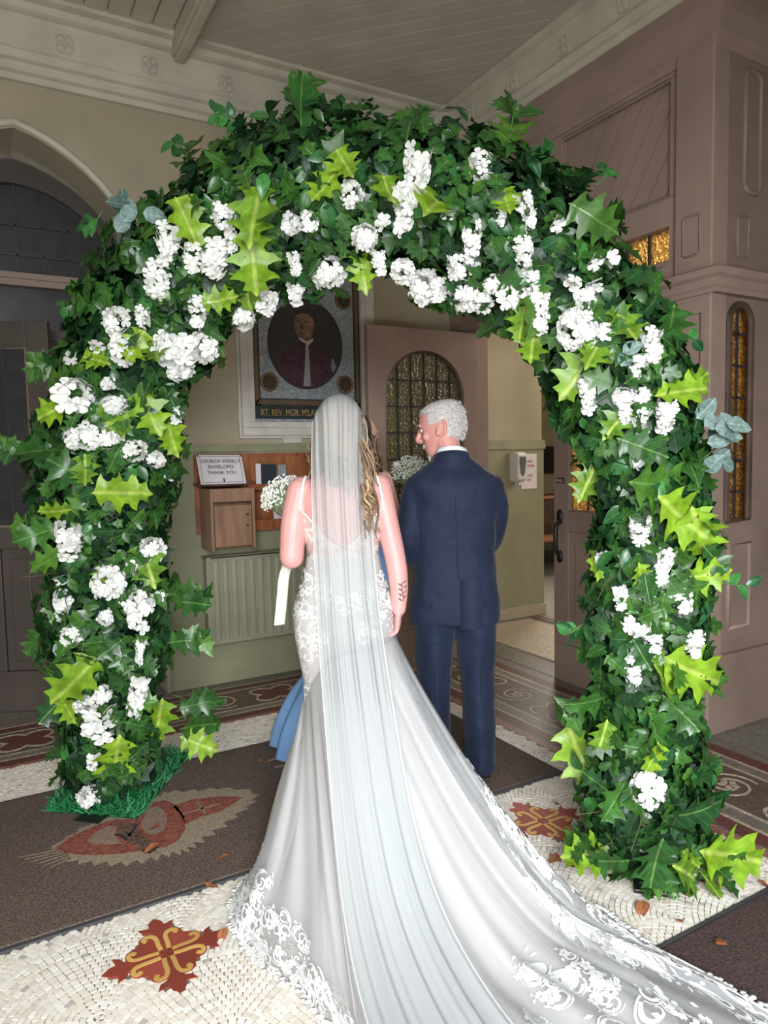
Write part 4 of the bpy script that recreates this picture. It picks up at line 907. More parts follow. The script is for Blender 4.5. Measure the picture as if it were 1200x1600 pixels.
for a in [(296,343,-60,66),(398,335,-100,85),(398,415,-85,85),(383,455,-95,60),(345,472,10,50),(512,292,-130,60),(540,262,-60,55),(607,305,-80,62),(685,310,60,90),(565,422,-80,52),(215,542,-120,52),(236,643,-65,68),(172,660,170,62),(150,562,-20,42),(193,768,10,75),(137,735,-80,48),(232,880,-70,66),(122,1062,-115,80),(185,1188,-95,70),(252,1125,-100,60),(312,1160,-20,52),(88,640,-160,58),(248,548,-70,60),(905,582,-130,88),(972,510,-70,62),(1062,610,10,70),(1058,808,-35,95),(1088,835,-80,85),(915,752,-120,58),(1098,900,10,62),(830,540,-95,62),(812,508,-110,50),(928,548,-120,60),(1082,1050,-25,92),(1040,1060,-50,80),(902,1178,-70,85),(1132,1330,-15,90),(920,1330,175,66),(1080,1362,-20,66),(940,1150,-100,50),(1018,1185,-95,50),(268,680,-70,60),(790,320,-80,48),(960,660,-130,55),(1000,900,-70,40),(930,880,-90,44),(1085,600,20,50),(165,900,-90,40),(90,800,-160,40),(105,1105,-60,44)]: lime(*a)
for a in [(1030,760,-10,95),(800,200,70,70),(470,165,80,70),(300,230,100,50),(440,330,-80,85),(925,345,-30,75),(1045,520,-80,75),(70,700,175,80),(110,735,150,70),(840,480,-90,70),(1000,700,-20,70),(285,925,10,60),(300,940,-10,55),(290,1000,15,50),(310,1100,10,50),(315,1130,-15,55),(60,835,-160,58),(80,870,-150,50),(75,1060,-150,60),(90,1100,-140,55),(960,1250,-120,60),(985,1360,-90,70),(1020,1340,-95,75),(1085,1275,-5,80),(945,1345,-150,60),(1050,1300,-80,70),(925,1100,-170,62),(1030,1150,-70,70),(1060,1110,-40,60)]: lime(*a, m='oak', name='oak_leaf', tilt=.5)
for px, py in [(1110,660),(1130,672),(1148,664),(1120,690),(1140,684),(1125,715),(1110,725),(1135,728),(1100,640),(190,320),(205,335),(195,350),(245,340),(100,1010),(975,560),(985,545)]:
    lime(px, py, rl.uniform(-30, 70), rl.uniform(24, 34), m='euc', name='eucalyptus_leaf')
# white blossom
def cluster(seed, L, r, n):
    rr = random.Random(seed); S = Stuff()
    pv = []; pf = []; pl_ = []
    for q in range(4):
        a = q*PI/2; b = len(pv)
        for x, y, z in ((0,0,0),(.16,.18,.03),(.24,.36,.09),(.14,.52,.07),(-.14,.52,.07),(-.24,.36,.09),(-.16,.18,.03)):
            pv.append((x*math.cos(a)-y*math.sin(a), x*math.sin(a)+y*math.cos(a), z)); pl_.append((.5, 0, 0))
        pf += [(b, b+1, b+2, b+3), (b, b+3, b+4), (b, b+4, b+5, b+6)]
    geo = (np.array(pv), pf, np.array(pl_))
    for i in range(n):
        u = rr.random(); a = rr.uniform(0, 2*PI); c_ = rr.uniform(-1, 1)
        if L > r*1.5:
            z = -L*u; rad = r*(1-.55*u)*rr.uniform(.75, 1.05); P = np.array([rad*math.cos(a), rad*math.sin(a), z]); D = np.array([math.cos(a), math.sin(a), -.25])
        else:
            sx_ = math.sqrt(1-c_*c_); D = np.array([sx_*math.cos(a), sx_*math.sin(a), c_]); P = D*r*rr.uniform(.85, 1.05)
        S.add(geo, frame(D+np.array([rr.gauss(0,.3) for _ in range(3)]), np.array([rr.gauss(0,1) for _ in range(3)])), P, rr.uniform(.046, .062))
    me = bpy.data.meshes.new('flower_cluster'); me.from_pydata(np.concatenate(S.V).tolist(), [], S.Fc); me.update()
    a = me.attributes.new('luv', 'FLOAT_VECTOR', 'POINT'); a.data.foreach_set('vector', np.concatenate(S.Lu).astype('f').ravel()); me.materials.append(PETAL); return me
BALL = [cluster(i, 0, .050, 36) for i in range(4)]; SPK = [cluster(10+i, .17, .040, 34) for i in range(4)]; TINY = [cluster(20+i, 0, .010, 3) for i in range(2)]
stem_me = MB().tube([(0,0,0),(0,0,-.10)], .003, 5).mesh('stem'); stem_me.materials.append(STEM)
FLW = [(117,618,52,50),(265,383,36,65),(250,440,36,55),(305,402,34,50),(334,408,40,52),(347,342,28,40),(360,380,18,40),(182,502,36,40),(192,548,36,42),(222,495,22,36),(262,545,42,50),(288,560,44,60),(318,540,40,50),(312,490,30,44),(278,580,30,30),(140,680,40,40),(172,685,36,36),(115,685,28,30),(178,632,34,28),(210,705,35,32),(245,718,25,25),(275,650,20,26),(108,845,40,55),(238,858,32,36),(168,910,44,50),(98,950,26,44),(205,960,30,70),(222,940,34,40),(165,965,20,24),(112,995,30,30),(222,1020,14,45),(220,1090,28,70),(158,1128,46,60),(136,1100,32,26),(160,1085,22,26),(146,1190,16,28),(138,1245,26,30),
 (455,350,28,30),(482,346,28,30),(425,472,26,40),(460,412,20,36),(512,425,48,48),(463,458,26,36),(382,496,32,40),(402,470,24,40),(548,303,30,36),(570,372,34,40),(590,410,22,40),(632,330,34,80),(655,275,40,85),(750,270,32,50),(630,425,36,36),(662,448,44,50),(684,452,28,40),(738,385,28,70),(715,418,30,40),(728,462,46,50),(752,470,30,36),(770,445,28,30),(797,462,32,40),(785,340,14,26),(818,335,24,60),(817,397,28,42),(830,445,30,45),(838,490,32,70),(915,475,30,55),(895,515,46,55),(918,520,34,40),(945,520,32,28),(1015,540,34,55),(997,572,26,40),(917,615,30,60),(975,620,32,28),(1000,618,26,24),(998,660,36,55),(1043,650,32,50),(1000,830,32,44),(1043,885,24,60),(1060,938,36,40),(972,935,22,40),(995,975,34,40),(1018,1010,28,44),(985,1050,26,50),(1085,1005,26,40),(1012,1232,46,48),(975,640,20,40)]
TW = [(928,410),(895,440),(928,446),(336,470),(110,560),(168,600),(600,345),(700,330),(870,350),(150,540),(268,740),(955,400),(940,870),(1090,820),(205,880),(1000,720),(250,930),(95,905)]
rf = random.Random(5)
for px, py, w_, h_ in FLW:
    P = front(px, py, 1.26); d_ = np.linalg.norm(P-CAMP); hw = 1.0*h_/F*d_; ww = 1.05*w_/F*d_
    if h_ > w_*1.25: me = rf.choice(SPK); sc = (ww/.095, ww/.095, hw/.20); top_ = P+np.array([0, 0, hw*.42])
    else: me = rf.choice(BALL); sc = (ww/.118, ww/.118, hw/.118); top_ = P
    o = bpy.data.objects.new('flower_cluster', me); COL.objects.link(o); o.parent = arch; o.matrix_parent_inverse = API; o.location = top_; o.scale = sc; o.rotation_euler = (rf.uniform(-.2, .2), rf.uniform(-.2, .2), rf.uniform(0, 6.28))
for px, py in TW:
    P = front(px, py, 1.2); o = bpy.data.objects.new('flower_cluster', rf.choice(TINY)); COL.objects.link(o); o.parent = arch; o.matrix_parent_inverse = API; o.location = P; o.rotation_euler = (rf.uniform(-1, 1), rf.uniform(-1, 1), 0)
# sprigs sticking out
for px, py, tx, ty, k, nl in [(300,240,275,225,'oval',5),(400,200,345,180,'oval',6),(440,180,470,140,'ivy',4),(790,215,800,185,'oak',3),(930,290,945,268,'oval',4),(860,255,850,235,'oval',5),(700,240,690,220,'oval',4),(1060,530,1080,530,'oval',2),(1095,720,1145,665,'euc',9),(1100,905,1160,915,'oval',3),(265,940,312,935,'ivy',3),(262,1000,315,1000,'ivy',4),(268,1085,322,1105,'oak',4),(60,700,10,700,'ivy',5),(70,840,35,830,'ivy',4),(160,330,140,350,'oval',6),(170,345,190,320,'euc',7),(1060,1140,1108,1200,'oval',4),(1080,1080,1110,1060,'ivy',4),(930,1080,890,1120,'ivy',4),(920,970,890,990,'oval',6),(100,560,60,570,'ivy',5),(130,470,100,480,'oval',5)]:
    a = front(px, py, .85); b = a + (CR*(tx-px)-CU*(ty-py))*np.linalg.norm(a-CAMP)/F
    mb = MB(); mid = (a+b)/2+rv()*.01; mb.tube(catmull([a, mid, b], 4), .003, 5); mb.build('stem', STEM, arch, True)
    for i in range(nl):
        f_ = .35+.65*(i+1)/nl; P = a*(1-f_)+b*f_; sd = 1 if i % 2 else -1
        dirv = (b-a)/np.linalg.norm(b-a); tip = dirv*.6 + np.cross(dirv, CB)*sd*.8 + rv()*.15
        leafobj({'oval': 'oval_leaf', 'ivy': 'ivy_leaf', 'oak': 'oak_leaf', 'euc': 'eucalyptus_leaf'}[k], LM[k][rl.randrange(len(LM[k]))], P, frame(CB+rv()*.35, tip), {'oval': .06, 'ivy': .085, 'oak': .11, 'euc': .06}[k])
for i in range(46):
    a_ = rl.uniform(0, 2*PI); r_ = rl.uniform(.05, .17); c_ = W3(2.26, 0, -.05); P = np.array([c_[0]+r_*math.cos(a_), c_[1]+r_*math.sin(a_), rl.uniform(.03, .20)*(1.15-r_*2.6)+.035])
    kd = rl.choice(('oak', 'oak', 'ivy', 'lime' if i % 3 == 0 else 'oak')); d_ = np.array([math.cos(a_), math.sin(a_), .12])
    leafobj({'oak': 'oak_leaf', 'ivy': 'ivy_leaf', 'lime': 'lime_oak_leaf'}[kd], LM[kd][rl.randrange(2)], P, frame(np.array([math.cos(a_)*.5, math.sin(a_)*.5, 1])+rv()*.2, d_+rv()*.2), rl.uniform(.09, .135))
# plastic grass skirts round the feet
def grass(corners, n, h, hole=None):
    S = Stuff(); c = [np.array(q) for q in corners]
    for i in range(n):
        u, v = rl.random(), rl.random(); p = (c[0]*(1-u)+c[1]*u)*(1-v)+(c[3]*(1-u)+c[2]*u)*v
        lean = np.array([rl.gauss(0, .6), rl.gauss(0, .6), 1.0]); S.add(G['blade'][0], frame(np.array([rl.gauss(0,1), rl.gauss(0,1), .3]), lean), (p[0], p[1], .008), rl.uniform(.6, 1.1)*h)
    S.build('grass_skirt', GRASS, arch)
    flat(MB(), corners, .004, .012).build('grass_backing', mat('grass_backing', (.01, .06, .02), .9), arch)
grass([at(72,1272)[:2], at(215,1284)[:2], at(300,1178)[:2], at(150,1190)[:2]], 2600, .075)
grass([at(905,1300)[:2], at(1010,1330)[:2], at(1075,1265)[:2], at(955,1235)[:2]], 1300, .06)

# ---- fallen leaves, each lying on the floor or a mat
FALL = [(250,1322,.0128,.07,'curled tan dry leaf on the thorn band of the heart emblem'),(247,1293,.0128,.045,'small tan dry leaf on the upper lobe of the heart emblem'),(359,1339,.011,.05,'dry leaf on brown mat between heart emblem and bridal train'),(323,1387,.008,.045,'dry leaf on the front rubber edge of the brown mat'),(352,1452,.002,.055,'dry leaf touching the left lace hem of the train'),(404,1188,.011,.035,'small dry leaf on the brown mat beside the pale lettering'),(1010,1412,.002,.075,'largest dry leaf on the mosaic right of the train'),(1062,1442,.002,.03,'small dry leaf on mosaic near the dark mat edge'),(1104,1383,.002,.05,'dry leaf lying by the tip of the lime leaf at the right foot'),(1190,1384,.002,.05,'dry leaf at the right picture edge above the dark mat'),(870,1260,.002,.04,'dry leaf just above the far red mosaic cross'),(875,1343,.002,.06,'dry leaf between the train and the right arch foot'),(885,1354,.002,.045,'dry leaf right next to the train edge near the right foot'),(1127,1478,.0115,.04,'thin dry leaf on the dark brown mat')]
for i, (px, py, z, s_, lb) in enumerate(FALL):
    P = at(px, py, 2, z+.006); o = bpy.data.objects.new('fallen_leaf', LM['dry'][i % 2].copy()); COL.objects.link(o)
    o.matrix_basis = Matrix.Translation(tuple(P)) @ Matrix.Rotation(rl.uniform(0, 6.28), 4, 'Z') @ Matrix.Rotation(rl.uniform(-.2, .2), 4, 'X') @ Matrix.Translation((0, 0, s_*.12)) @ Matrix.Diagonal((s_, s_, s_, 1))
    tag(o, lb, 'leaf', 'dry leaves blown across the floor')

# ================================================================ PEOPLE
def loftz(mb, rows, seg=36, pw=2.3):
    R = []
    for z, xc, yc, rx, ry in rows:
        r = []
        for k in range(seg):
            q = 2*PI*k/seg; c, s = math.cos(q), math.sin(q)
            r.append((xc+rx*math.copysign(abs(c)**(2/pw), c), yc+ry*math.copysign(abs(s)**(2/pw), s), z))
        R.append(r)
    return mb.rings(R)
def smoothrows(rows, sub=4): return [tuple(p) for p in catmull(rows, sub)]
HEADR = [(-.122,0,.052,.022,.022),(-.112,0,.045,.040,.042),(-.095,0,.032,.053,.062),(-.068,0,.014,.062,.083),(-.04,0,.002,.068,.094),(-.01,0,-.004,.072,.099),(.03,0,-.006,.076,.102),(.06,0,-.009,.075,.101),(.09,0,-.012,.065,.085),(.108,0,-.013,.045,.058),(.117,0,-.013,.015,.02)]
def head(mb, M, sc=1.0, nose=1.0):
    i0 = len(mb.v)
    loftz(mb, smoothrows(HEADR, 3), 30, 2.15)
    mb.limb([(0,.092,.028),(0,.108,.0),(0,.122*nose,-.022),(0,.104,-.034)], [.009,.011,.014,.010], 10, 4)
    for s in (-1, 1):
        mb.ellip((s*.010,.108,-.028), .009,.010,.008); mb.ellip((s*.030,.084,.034), .022,.012,.008); mb.ellip((s*.042,.070,-.02), .022,.018,.02)
        mb.ellip((s*.074,-.008,-.004), .007,.020,.030); mb.tube([(s*.082,-.010+.024*math.sin(a)-.004*math.cos(a),-.002+.034*math.cos(a)) for a in np.linspace(-.4, -4.4, 14)], .0052, 6)
    mb.ellip((0,.094,-.060), .024,.010,.006); mb.ellip((0,.091,-.070), .021,.010,.006); mb.ellip((0,.080,-.104), .02,.016,.014)
    mb.xform(M @ Matrix.Diagonal((sc, sc, sc, 1)), i0)
def hand(mb, wrist, d, pn, thumb, curl=.6, sc=1.0):
    w0 = Vector(wrist); d = Vector(d).normalized(); pn = Vector(pn); pn = (pn-d*pn.dot(d)).normalized(); sd = d.cross(pn).normalized()
    if sd.dot(Vector(thumb)) < 0: sd = -sd
    M = Matrix.Identity(3)
    for i in range(3): M[i][0], M[i][1], M[i][2] = sd[i], pn[i], d[i]
    mb.ellip(w0+d*.048*sc, .042*sc, .016*sc, .055*sc, M)
    for k, (o, ln) in enumerate(((.030, .9), (.010, 1.0), (-.010, .95), (-.029, .78))):
        p = w0+d*.085*sc+sd*o*sc; a = 0; pts = [p-d*.02*sc, p]
        for j, seg in enumerate((.040, .026, .020)):
            a += curl*(1.1 if j else .8); dd = d*math.cos(a)+pn*math.sin(a); p = p+dd*seg*ln*sc; pts.append(p)
        mb.limb(pts, [.0085*sc,.009*sc,.0085*sc,.008*sc,.0068*sc], 8, 3)
    p = w0+d*.03*sc+sd*.032*sc; pts = [p-sd*.012*sc, p]
    for dd, seg in ((d*.6+sd*.7+pn*.3, .034), (d*.75+sd*.2+pn*.6, .03), (d*.7+pn*.7, .024)): p = p+dd.normalized()*seg*sc; pts.append(p)
    mb.limb(pts, [.012*sc,.0115*sc,.0105*sc,.0095*sc,.0075*sc], 8, 3)
def foot(mb, x, y0): mb.limb([(x, y0-.03, .06), (x, y0+.04, .05), (x, y0+.14, .03), (x, y0+.19, .025)], [.036,.036,.032,.024], 12)
def person(name, base, face, **kw):
    th = math.atan2(-face[0], face[1]); r = empty(name, (base[0], base[1], 0), th, local=True, **kw); return r

# ---------------------------------------------------------------- older man in navy suit
gb = atd(714, 1200, 3.36); gf = np.array([.50, .866])
man = person('person', gb[:2], gf, label='grey-haired man in navy suit, back turned, head turned left', cat='person')
HM = Matrix.Translation((-.045, .035, 1.628)) @ Matrix.Rotation(math.radians(74), 4, 'Z') @ Matrix.Rotation(math.radians(-14), 4, 'X')
mb = MB()
loftz(mb, smoothrows([(.86,0,0,.15,.11),(.95,0,0,.165,.12),(1.05,0,0,.155,.105),(1.18,0,0,.16,.105),(1.3,0,0,.17,.11),(1.40,0,-.01,.165,.10),(1.45,0,-.015,.11,.075),(1.49,-.005,-.01,.065,.06)]))
mb.limb([(0,-.02,1.43),(-.01,-.005,1.50),(-.03,.012,1.57)], [.066,.060,.058])
head(mb, HM, 1.04, .98)
ARM = {-1: [(-.160,-.012,1.355),(-.192,-.02,1.24),(-.208,-.015,1.09),(-.14,.13,1.0),(-.05,.24,1.0)], 1: [(.160,-.012,1.355),(.190,.02,1.24),(.170,.07,1.10),(.12,.19,1.03),(.05,.27,1.0)]}
for s in (-1, 1):
    mb.limb(ARM[s], [.048,.043,.040,.036,.028]); hand(mb, ARM[s][-1], (-s*.9, .35, -.25), (0, -.6, -.7), (0, .2, 1), .45, 1.0)
    mb.limb([(s*.085,0,.88),(s*.09,.005,.65),(s*.092,.01,.48),(s*.095,-.01,.30),(s*.095,-.015,.10)], [.085,.072,.055,.052,.036]); foot(mb, s*.095, .0)
me = remesh(mb, .0048, 5, 'body'); link('body', me, SKINM, man)
# eyes, brows, moustache, beard
for s in (-1, 1):
    e = MB(); e.ellip((s*.031,.083,.012), .011,.010,.0085).xform(HM @ Matrix.Diagonal((1.04,1.04,1.04,1))); eo = e.build('eye', mat('eye_white', (.75,.72,.70), .3), man, True)
    e = MB(); e.ellip((s*.031,.092,.012), .005,.003,.005).xform(HM @ Matrix.Diagonal((1.04,1.04,1.04,1))); e.build('iris', mat('iris', (.04,.05,.06), .2), eo, True)
def tufts(n, gen, ln, wd, name, m, parent, M, seed=1):
    rr = random.Random(seed); mb = MB()
    for i in range(n):
        r = gen(rr)
        if r is None: continue
        p, d = Vector(r[0]), Vector(r[1]).normalized(); l = ln*rr.uniform(.6, 1.2); sd = d.orthogonal().normalized(); sd = (Quaternion(d, rr.uniform(0, 6.28)) @ sd)*wd
        q = p+d*l*.55; t = p+d*l+Vector((0,0,-.15*l)); mb.add([p-sd, p+sd, q+sd*.8, q-sd*.8, t], [(0,1,2,3),(3,2,4)])
    mb.xform(M); return mb.build(name, m, parent, True)
HMs = HM @ Matrix.Diagonal((1.04,1.04,1.04,1))
HR = np.array(smoothrows(HEADR, 6))
def headpt(z, a, k=1.0):
    i = int(np.argmin(abs(HR[:, 0]-z))); _, xc, yc, rx, ry = HR[i]; return (rx*k*math.cos(a), yc+ry*k*math.sin(a), z)
def inhair(z, a):           # a: angle, pi/2 = face
    f = math.sin(a)
    if z > .072: return f < .93
    if z > .02: return f < .42
    if z > -.05: return f < .12 and not (abs(f) < .30 and z < .04 and f > -.42)
    return f < -.55 and z > -.075
hb = MB(); zz = np.linspace(-.075, .117, 30); nA = 56; idx = {}
vs = []; fs = []
for i, z in enumerate(zz):
    for k in range(nA):
        a = 2*PI*k/nA; kk = 1.045+.02*math.sin(5*a+z*60)*.5; p = headpt(z, a, kk); vs.append((p[0], p[1], p[2]+(.006 if z > .08 else 0)))
for i in range(len(zz)-1):
    for k in range(nA):
        if inhair(zz[i], 2*PI*(k+.5)/nA) and inhair(zz[i+1], 2*PI*(k+.5)/nA): fs.append((i*nA+k, i*nA+(k+1) % nA, (i+1)*nA+(k+1) % nA, (i+1)*nA+k))
fs.append(tuple((len(zz)-1)*nA+k for k in range(nA)))
hb.add(vs, fs).xform(HMs); ho = hb.build('hair', mat('grey_hair_cap', (.56,.52,.51), .7, .25, 90, .5, 200), man, True)
def gh(rr):
    z = rr.uniform(-.07, .117); a = rr.uniform(0, 2*PI)
    if not inhair(z, a): return None
    p = headpt(z, a, 1.04); d = (p[0]*3, p[1]*2-1.0, .3 if z > .08 else -1.3); return p, (d[0]+rr.gauss(0,.25), d[1]+rr.gauss(0,.25)+(1.6 if z > .09 else 0), d[2]+rr.gauss(0,.2))
tufts(3200, gh, .013, .0011, 'hair_strands', GREYH, ho, HMs)['kind'] = 'stuff'
def gm(rr):
    if rr.random() < .55: x = rr.uniform(-.034, .034); return (x, .099-abs(x)*.35, -.046-abs(x)*.25), (x*8, .6, -1)
    x = rr.uniform(-.028, .028); z = rr.uniform(-.118, -.088); return (x, .088-abs(x)*.4, z), (x*4, .7, -1)
tufts(700, gm, .014, .0011, 'beard', GREYH, man, HMs, 3)
def gb_(rr): x = rr.choice((-1, 1))*rr.uniform(.014, .044); return (x, .096-abs(x)*.25, .037), (x*6, .6, .2)
tufts(140, gb_, .012, .001, 'eyebrow', GREYH, man, HMs, 4)
# shirt collar
mb = MB(); R = []
for z, k in ((1.455, 1.10), (1.50, 1.02), (1.522, .98), (1.522, .94), (1.49, .96)):
    R.append([((.074*k)*math.cos(q)-.008, -.008+(.072*k)*math.sin(q), z+.012*-math.sin(q)-.012*math.sin(q)) for q in np.linspace(0, 2*PI, 28, endpoint=False)])
mb.rings(R, False); mb.build('shirt_collar', SHIRT, man, True)
# jacket
mb = MB()
loftz(mb, smoothrows([(.735,0,.0,.212,.135),(.80,0,0,.210,.138),(.92,0,0,.198,.132),(1.04,0,0,.188,.122),(1.14,0,0,.192,.122),(1.26,0,-.005,.204,.128),(1.36,0,-.012,.210,.122),(1.405,0,-.018,.198,.105),(1.445,-.002,-.018,.145,.086),(1.485,-.004,-.012,.088,.082)]), 48, 2.4)
for s in (-1, 1): mb.limb([(s*.162,-.012,1.352)] + ARM[s][1:4] + [tuple(np.array(ARM[s][4])*.96+np.array(ARM[s][3])*.04)], [.072,.066,.061,.055,.046], 18)
jk = link('jacket', remesh(mb, .007, 7, 'jacket'), NAVY, man)
dm = jk.modifiers.new('creases', 'DISPLACE'); tx_ = bpy.data.textures.new('creases', 'CLOUDS'); tx_.noise_scale = .11; tx_.noise_depth = 2; dm.texture = tx_; dm.strength = .016; dm.mid_level = .5
mb = MB(); R = []
for z, k in ((1.44, 1.14), (1.475, 1.12), (1.502, 1.02), (1.505, .97), (1.48, .97)):
    R.append([((.082*k)*math.cos(q)-.006, -.012+(.080*k)*math.sin(q), z-.022*math.sin(q)) for q in np.linspace(PI*.95, PI*2.05, 26)])
mb.rings(R, False, False); mb.build('collar', NAVY, jk, True)
def bk(x, z, off=.004):        # point on the jacket back
    rows = [(.735,.212,.135),(.92,.198,.132),(1.04,.188,.122),(1.14,.192,.122),(1.26,.204,.133),(1.36,.205,.134),(1.44,.15,.11)]
    zs = [r[0] for r in rows]; rx = np.interp(z, zs, [r[1] for r in rows]); ry = np.interp(z, zs, [r[2] for r in rows]); return (x, -ry*(1-abs(x/rx)**2.4)**(1/2.4)-off, z)
SEAM = mat('seam_shadow', (.008, .012, .03), .8)
mb = MB(); mb.tube([bk(.004+.01*math.sin(z*3), z, .001) for z in np.linspace(.95, 1.44, 16)], .0022, 5); mb.build('back_seam', SEAM, jk, True)
mb = MB()
zs = np.linspace(.722, .95, 9); mb.rings([[bk(.012, z, -.012), bk(.012, z, .012), bk(.10, z, .006), bk(.16, z, -.01)] for z in zs], False, False); mb.build('vent_flap', NAVY, jk, True)
# trousers
mb = MB()
loftz(mb, smoothrows([(.74,0,0,.185,.115),(.86,0,-.005,.19,.125),(1.0,0,0,.175,.115)]), 36, 2.3)
def leg(s):
    R = []
    for z, xc, yc, rx, ry in smoothrows([(.84,s*.092,-.003,.098,.118),(.72,s*.095,-.002,.098,.108),(.55,s*.10,.0,.086,.098),(.45,s*.102,.0,.080,.094),(.30,s*.105,-.006,.075,.095),(.12,s*.106,-.004,.076,.102),(.045,s*.107,.0,.078,.106),(.03,s*.107,.0,.076,.104)], 4):
        R.append([(xc+rx*math.copysign(abs(math.cos(q))**1.05, math.cos(q)), yc+ry*math.copysign(abs(math.sin(q))**.9, math.sin(q))*(1+.10*abs(math.sin(q))**8), z) for q in np.linspace(0, 2*PI, 40, endpoint=False)])
    mb.rings(R)
leg(-1); leg(1)
tr = link('trousers', remesh(mb, .007, 4, 'trousers'), NAVY, man)
dm = tr.modifiers.new('creases', 'DISPLACE'); dm.texture = tx_; dm.strength = .014; dm.mid_level = .5
for s in (-1, 1):
    mb = MB(); mb.tube([(s*.105, -.106+.0*z, z) for z in np.linspace(.06, .62, 12)], .003, 5); mb.build('crease', NAVY, tr, True)
for s in (-1, 1):
    mb = MB(); mb.limb([(s*.107,-.05,.05),(s*.107,.03,.05),(s*.108,.14,.036),(s*.108,.21,.03)], [.045,.046,.046,.034], 14); mb.box(s*.107-.042, s*.107+.042, -.085, -.01, 0.002, .03); sh = link('shoe', remesh(mb, .006, 3, 'shoe'), SHOE, man)

# ---------------------------------------------------------------- bride
bb = atd(547, 1310, 2.76); bf = bb[:2]/np.linalg.norm(bb[:2])
bride = person('person', bb[:2], bf, label='bride seen from behind in white lace gown with long veil and train', cat='person')
BT = [(.70,0,0,.155,.12),(.80,0,-.005,.172,.138),(.90,0,-.012,.178,.145),(1.0,0,-.004,.158,.122),(1.10,0,.004,.126,.094),(1.20,0,0,.136,.098),(1.30,0,-.003,.152,.102),(1.37,0,-.008,.155,.090),(1.42,0,-.010,.120,.066),(1.455,0,-.006,.058,.052)]
mb = MB(); loftz(mb, smoothrows(BT)); mb.limb([(0,-.012,1.42),(0,0,1.49),(0,.012,1.55)], [.054,.049,.048])
BH = Matrix.Translation((0,.02,1.592)) @ Matrix.Rotation(math.radians(-6), 4, 'X'); head(mb, BH, .97, .95)
LA = [(-.150,-.008,1.385),(-.178,-.022,1.27),(-.190,-.035,1.14),(-.195,.06,1.125),(-.19,.15,1.14)]; RA = [(.140,-.008,1.39),(.168,-.022,1.26),(.196,-.04,1.12),(.206,-.05,1.02),(.203,-.06,.935)]
mb.limb(LA[:3], [.052,.049,.046]); mb.limb(LA[2:], [.046,.042,.030]); hand(mb, LA[-1], (.45,.8,.2), (.8,-.5,.2), (0,0,1), .75, .9)
mb.limb(RA, [.050,.044,.040,.036,.028]); hand(mb, RA[-1], (-.10,.12,-1), (-1,.1,-.2), (-.2,1,0), 1.05, .92)
for s in (-1, 1): mb.limb([(s*.08,0,.78),(s*.08,.01,.50),(s*.075,-.01,.28),(s*.07,-.01,.10)], [.085,.055,.05,.034]); foot(mb, s*.07, 0)
link('body', remesh(mb, .0046, 5, 'body'), SKIN, bride)
# tattoo on the right forearm
mb = MB()
def armp(z, a, off=.0): 
    t = np.interp(z, [.925, 1.02, 1.12], [0, 1, 2]); xs = np.interp(z, [.925,1.02,1.12], [.203,.206,.196]); ys = np.interp(z, [.925,1.02,1.12], [-.06,-.05,-.04]); r = np.interp(z, [.925,1.02,1.12], [.028,.0365,.041])+off; return (xs+r*math.cos(a), ys+r*math.sin(a), z)
mb.tube([armp(z, -1.2+.15*math.sin(z*60), .0005) for z in np.linspace(.965, 1.04, 14)], .0013, 4)
for k, z in enumerate(np.linspace(.97, 1.035, 8)):
    mb.tube([armp(z, -1.2), armp(z+.006, -1.2+(.35 if k % 2 else -.35)), armp(z+.010, -1.2+(.45 if k % 2 else -.45))], [.0012,.003,.001], 4)
mb.build('tattoo', INKT, bride)
# hair under and beside the veil
mb = MB(); Rr = []
for z, xc, yc, rx, ry in smoothrows([(-.10,0,-.05,.050,.06),(-.06,0,-.03,.080,.085),(0,0,-.018,.088,.100),(.05,0,-.016,.088,.105),(.09,0,-.016,.075,.092),(.115,0,-.014,.05,.06),(.126,0,-.013,.012,.015)], 4): Rr.append([(rx*math.cos(q), yc+ry*math.sin(q)*(1 if math.sin(q) < 0 else .62), z) for q in np.linspace(0, 2*PI, 30, endpoint=False)])
mb.rings(Rr); mb.xform(BH); bh = mb.build('hair', mat('blonde_cap', (.34,.22,.12), .5, .3, 40, .4, 90, stretch=(3,3,.4)), bride, True)
def lock(mb, x, y, z, length, rr, out=(0,0), r0=.011, turns=2.2, amp=.018):
    pts = []; rad = []; ph = rr.uniform(0, 6.28)
    for k in range(26):
        t = k/25; am = amp*min(1, t*2); pts.append((x+out[0]*t+am*math.cos(ph+turns*2*PI*t), y+out[1]*t+am*math.sin(ph+turns*2*PI*t), z-length*t)); rad.append(r0*(1-.65*t**2)+.001)
    mb.tube(pts, rad, 6)
rr = random.Random(2); mb = MB()
for i in range(120):
    sd = 1 if i % 5 else -1
    if sd > 0: lock(mb, rr.uniform(.060,.090), rr.uniform(-.075,.03), rr.uniform(1.57,1.66), rr.uniform(.22,.42), rr, (rr.uniform(.0,.05), rr.uniform(-.06,-.01)), rr.uniform(.002,.0045), rr.uniform(1.2,2.4), rr.uniform(.008,.018))
    else: lock(mb, rr.uniform(-.095,-.08), rr.uniform(.0,.05), rr.uniform(1.54,1.64), rr.uniform(.08,.16), rr, (rr.uniform(-.03,.0), rr.uniform(-.03,.02)), rr.uniform(.0015,.0035), rr.uniform(1,2.2), .014)
for i in range(20): lock(mb, rr.uniform(-.045,.045), rr.uniform(-.085,-.05), 1.56, rr.uniform(.12,.2), rr, (0,-.01), .011, 2, .01)
for i in range(10): lock(mb, rr.uniform(.075,.105), rr.uniform(-.12,-.07), rr.uniform(1.38,1.46), rr.uniform(.10,.17), rr, (rr.uniform(-.01,.02), -.02), .006, 2, .012)
mb.build('curls', BLONDE, bh, True)

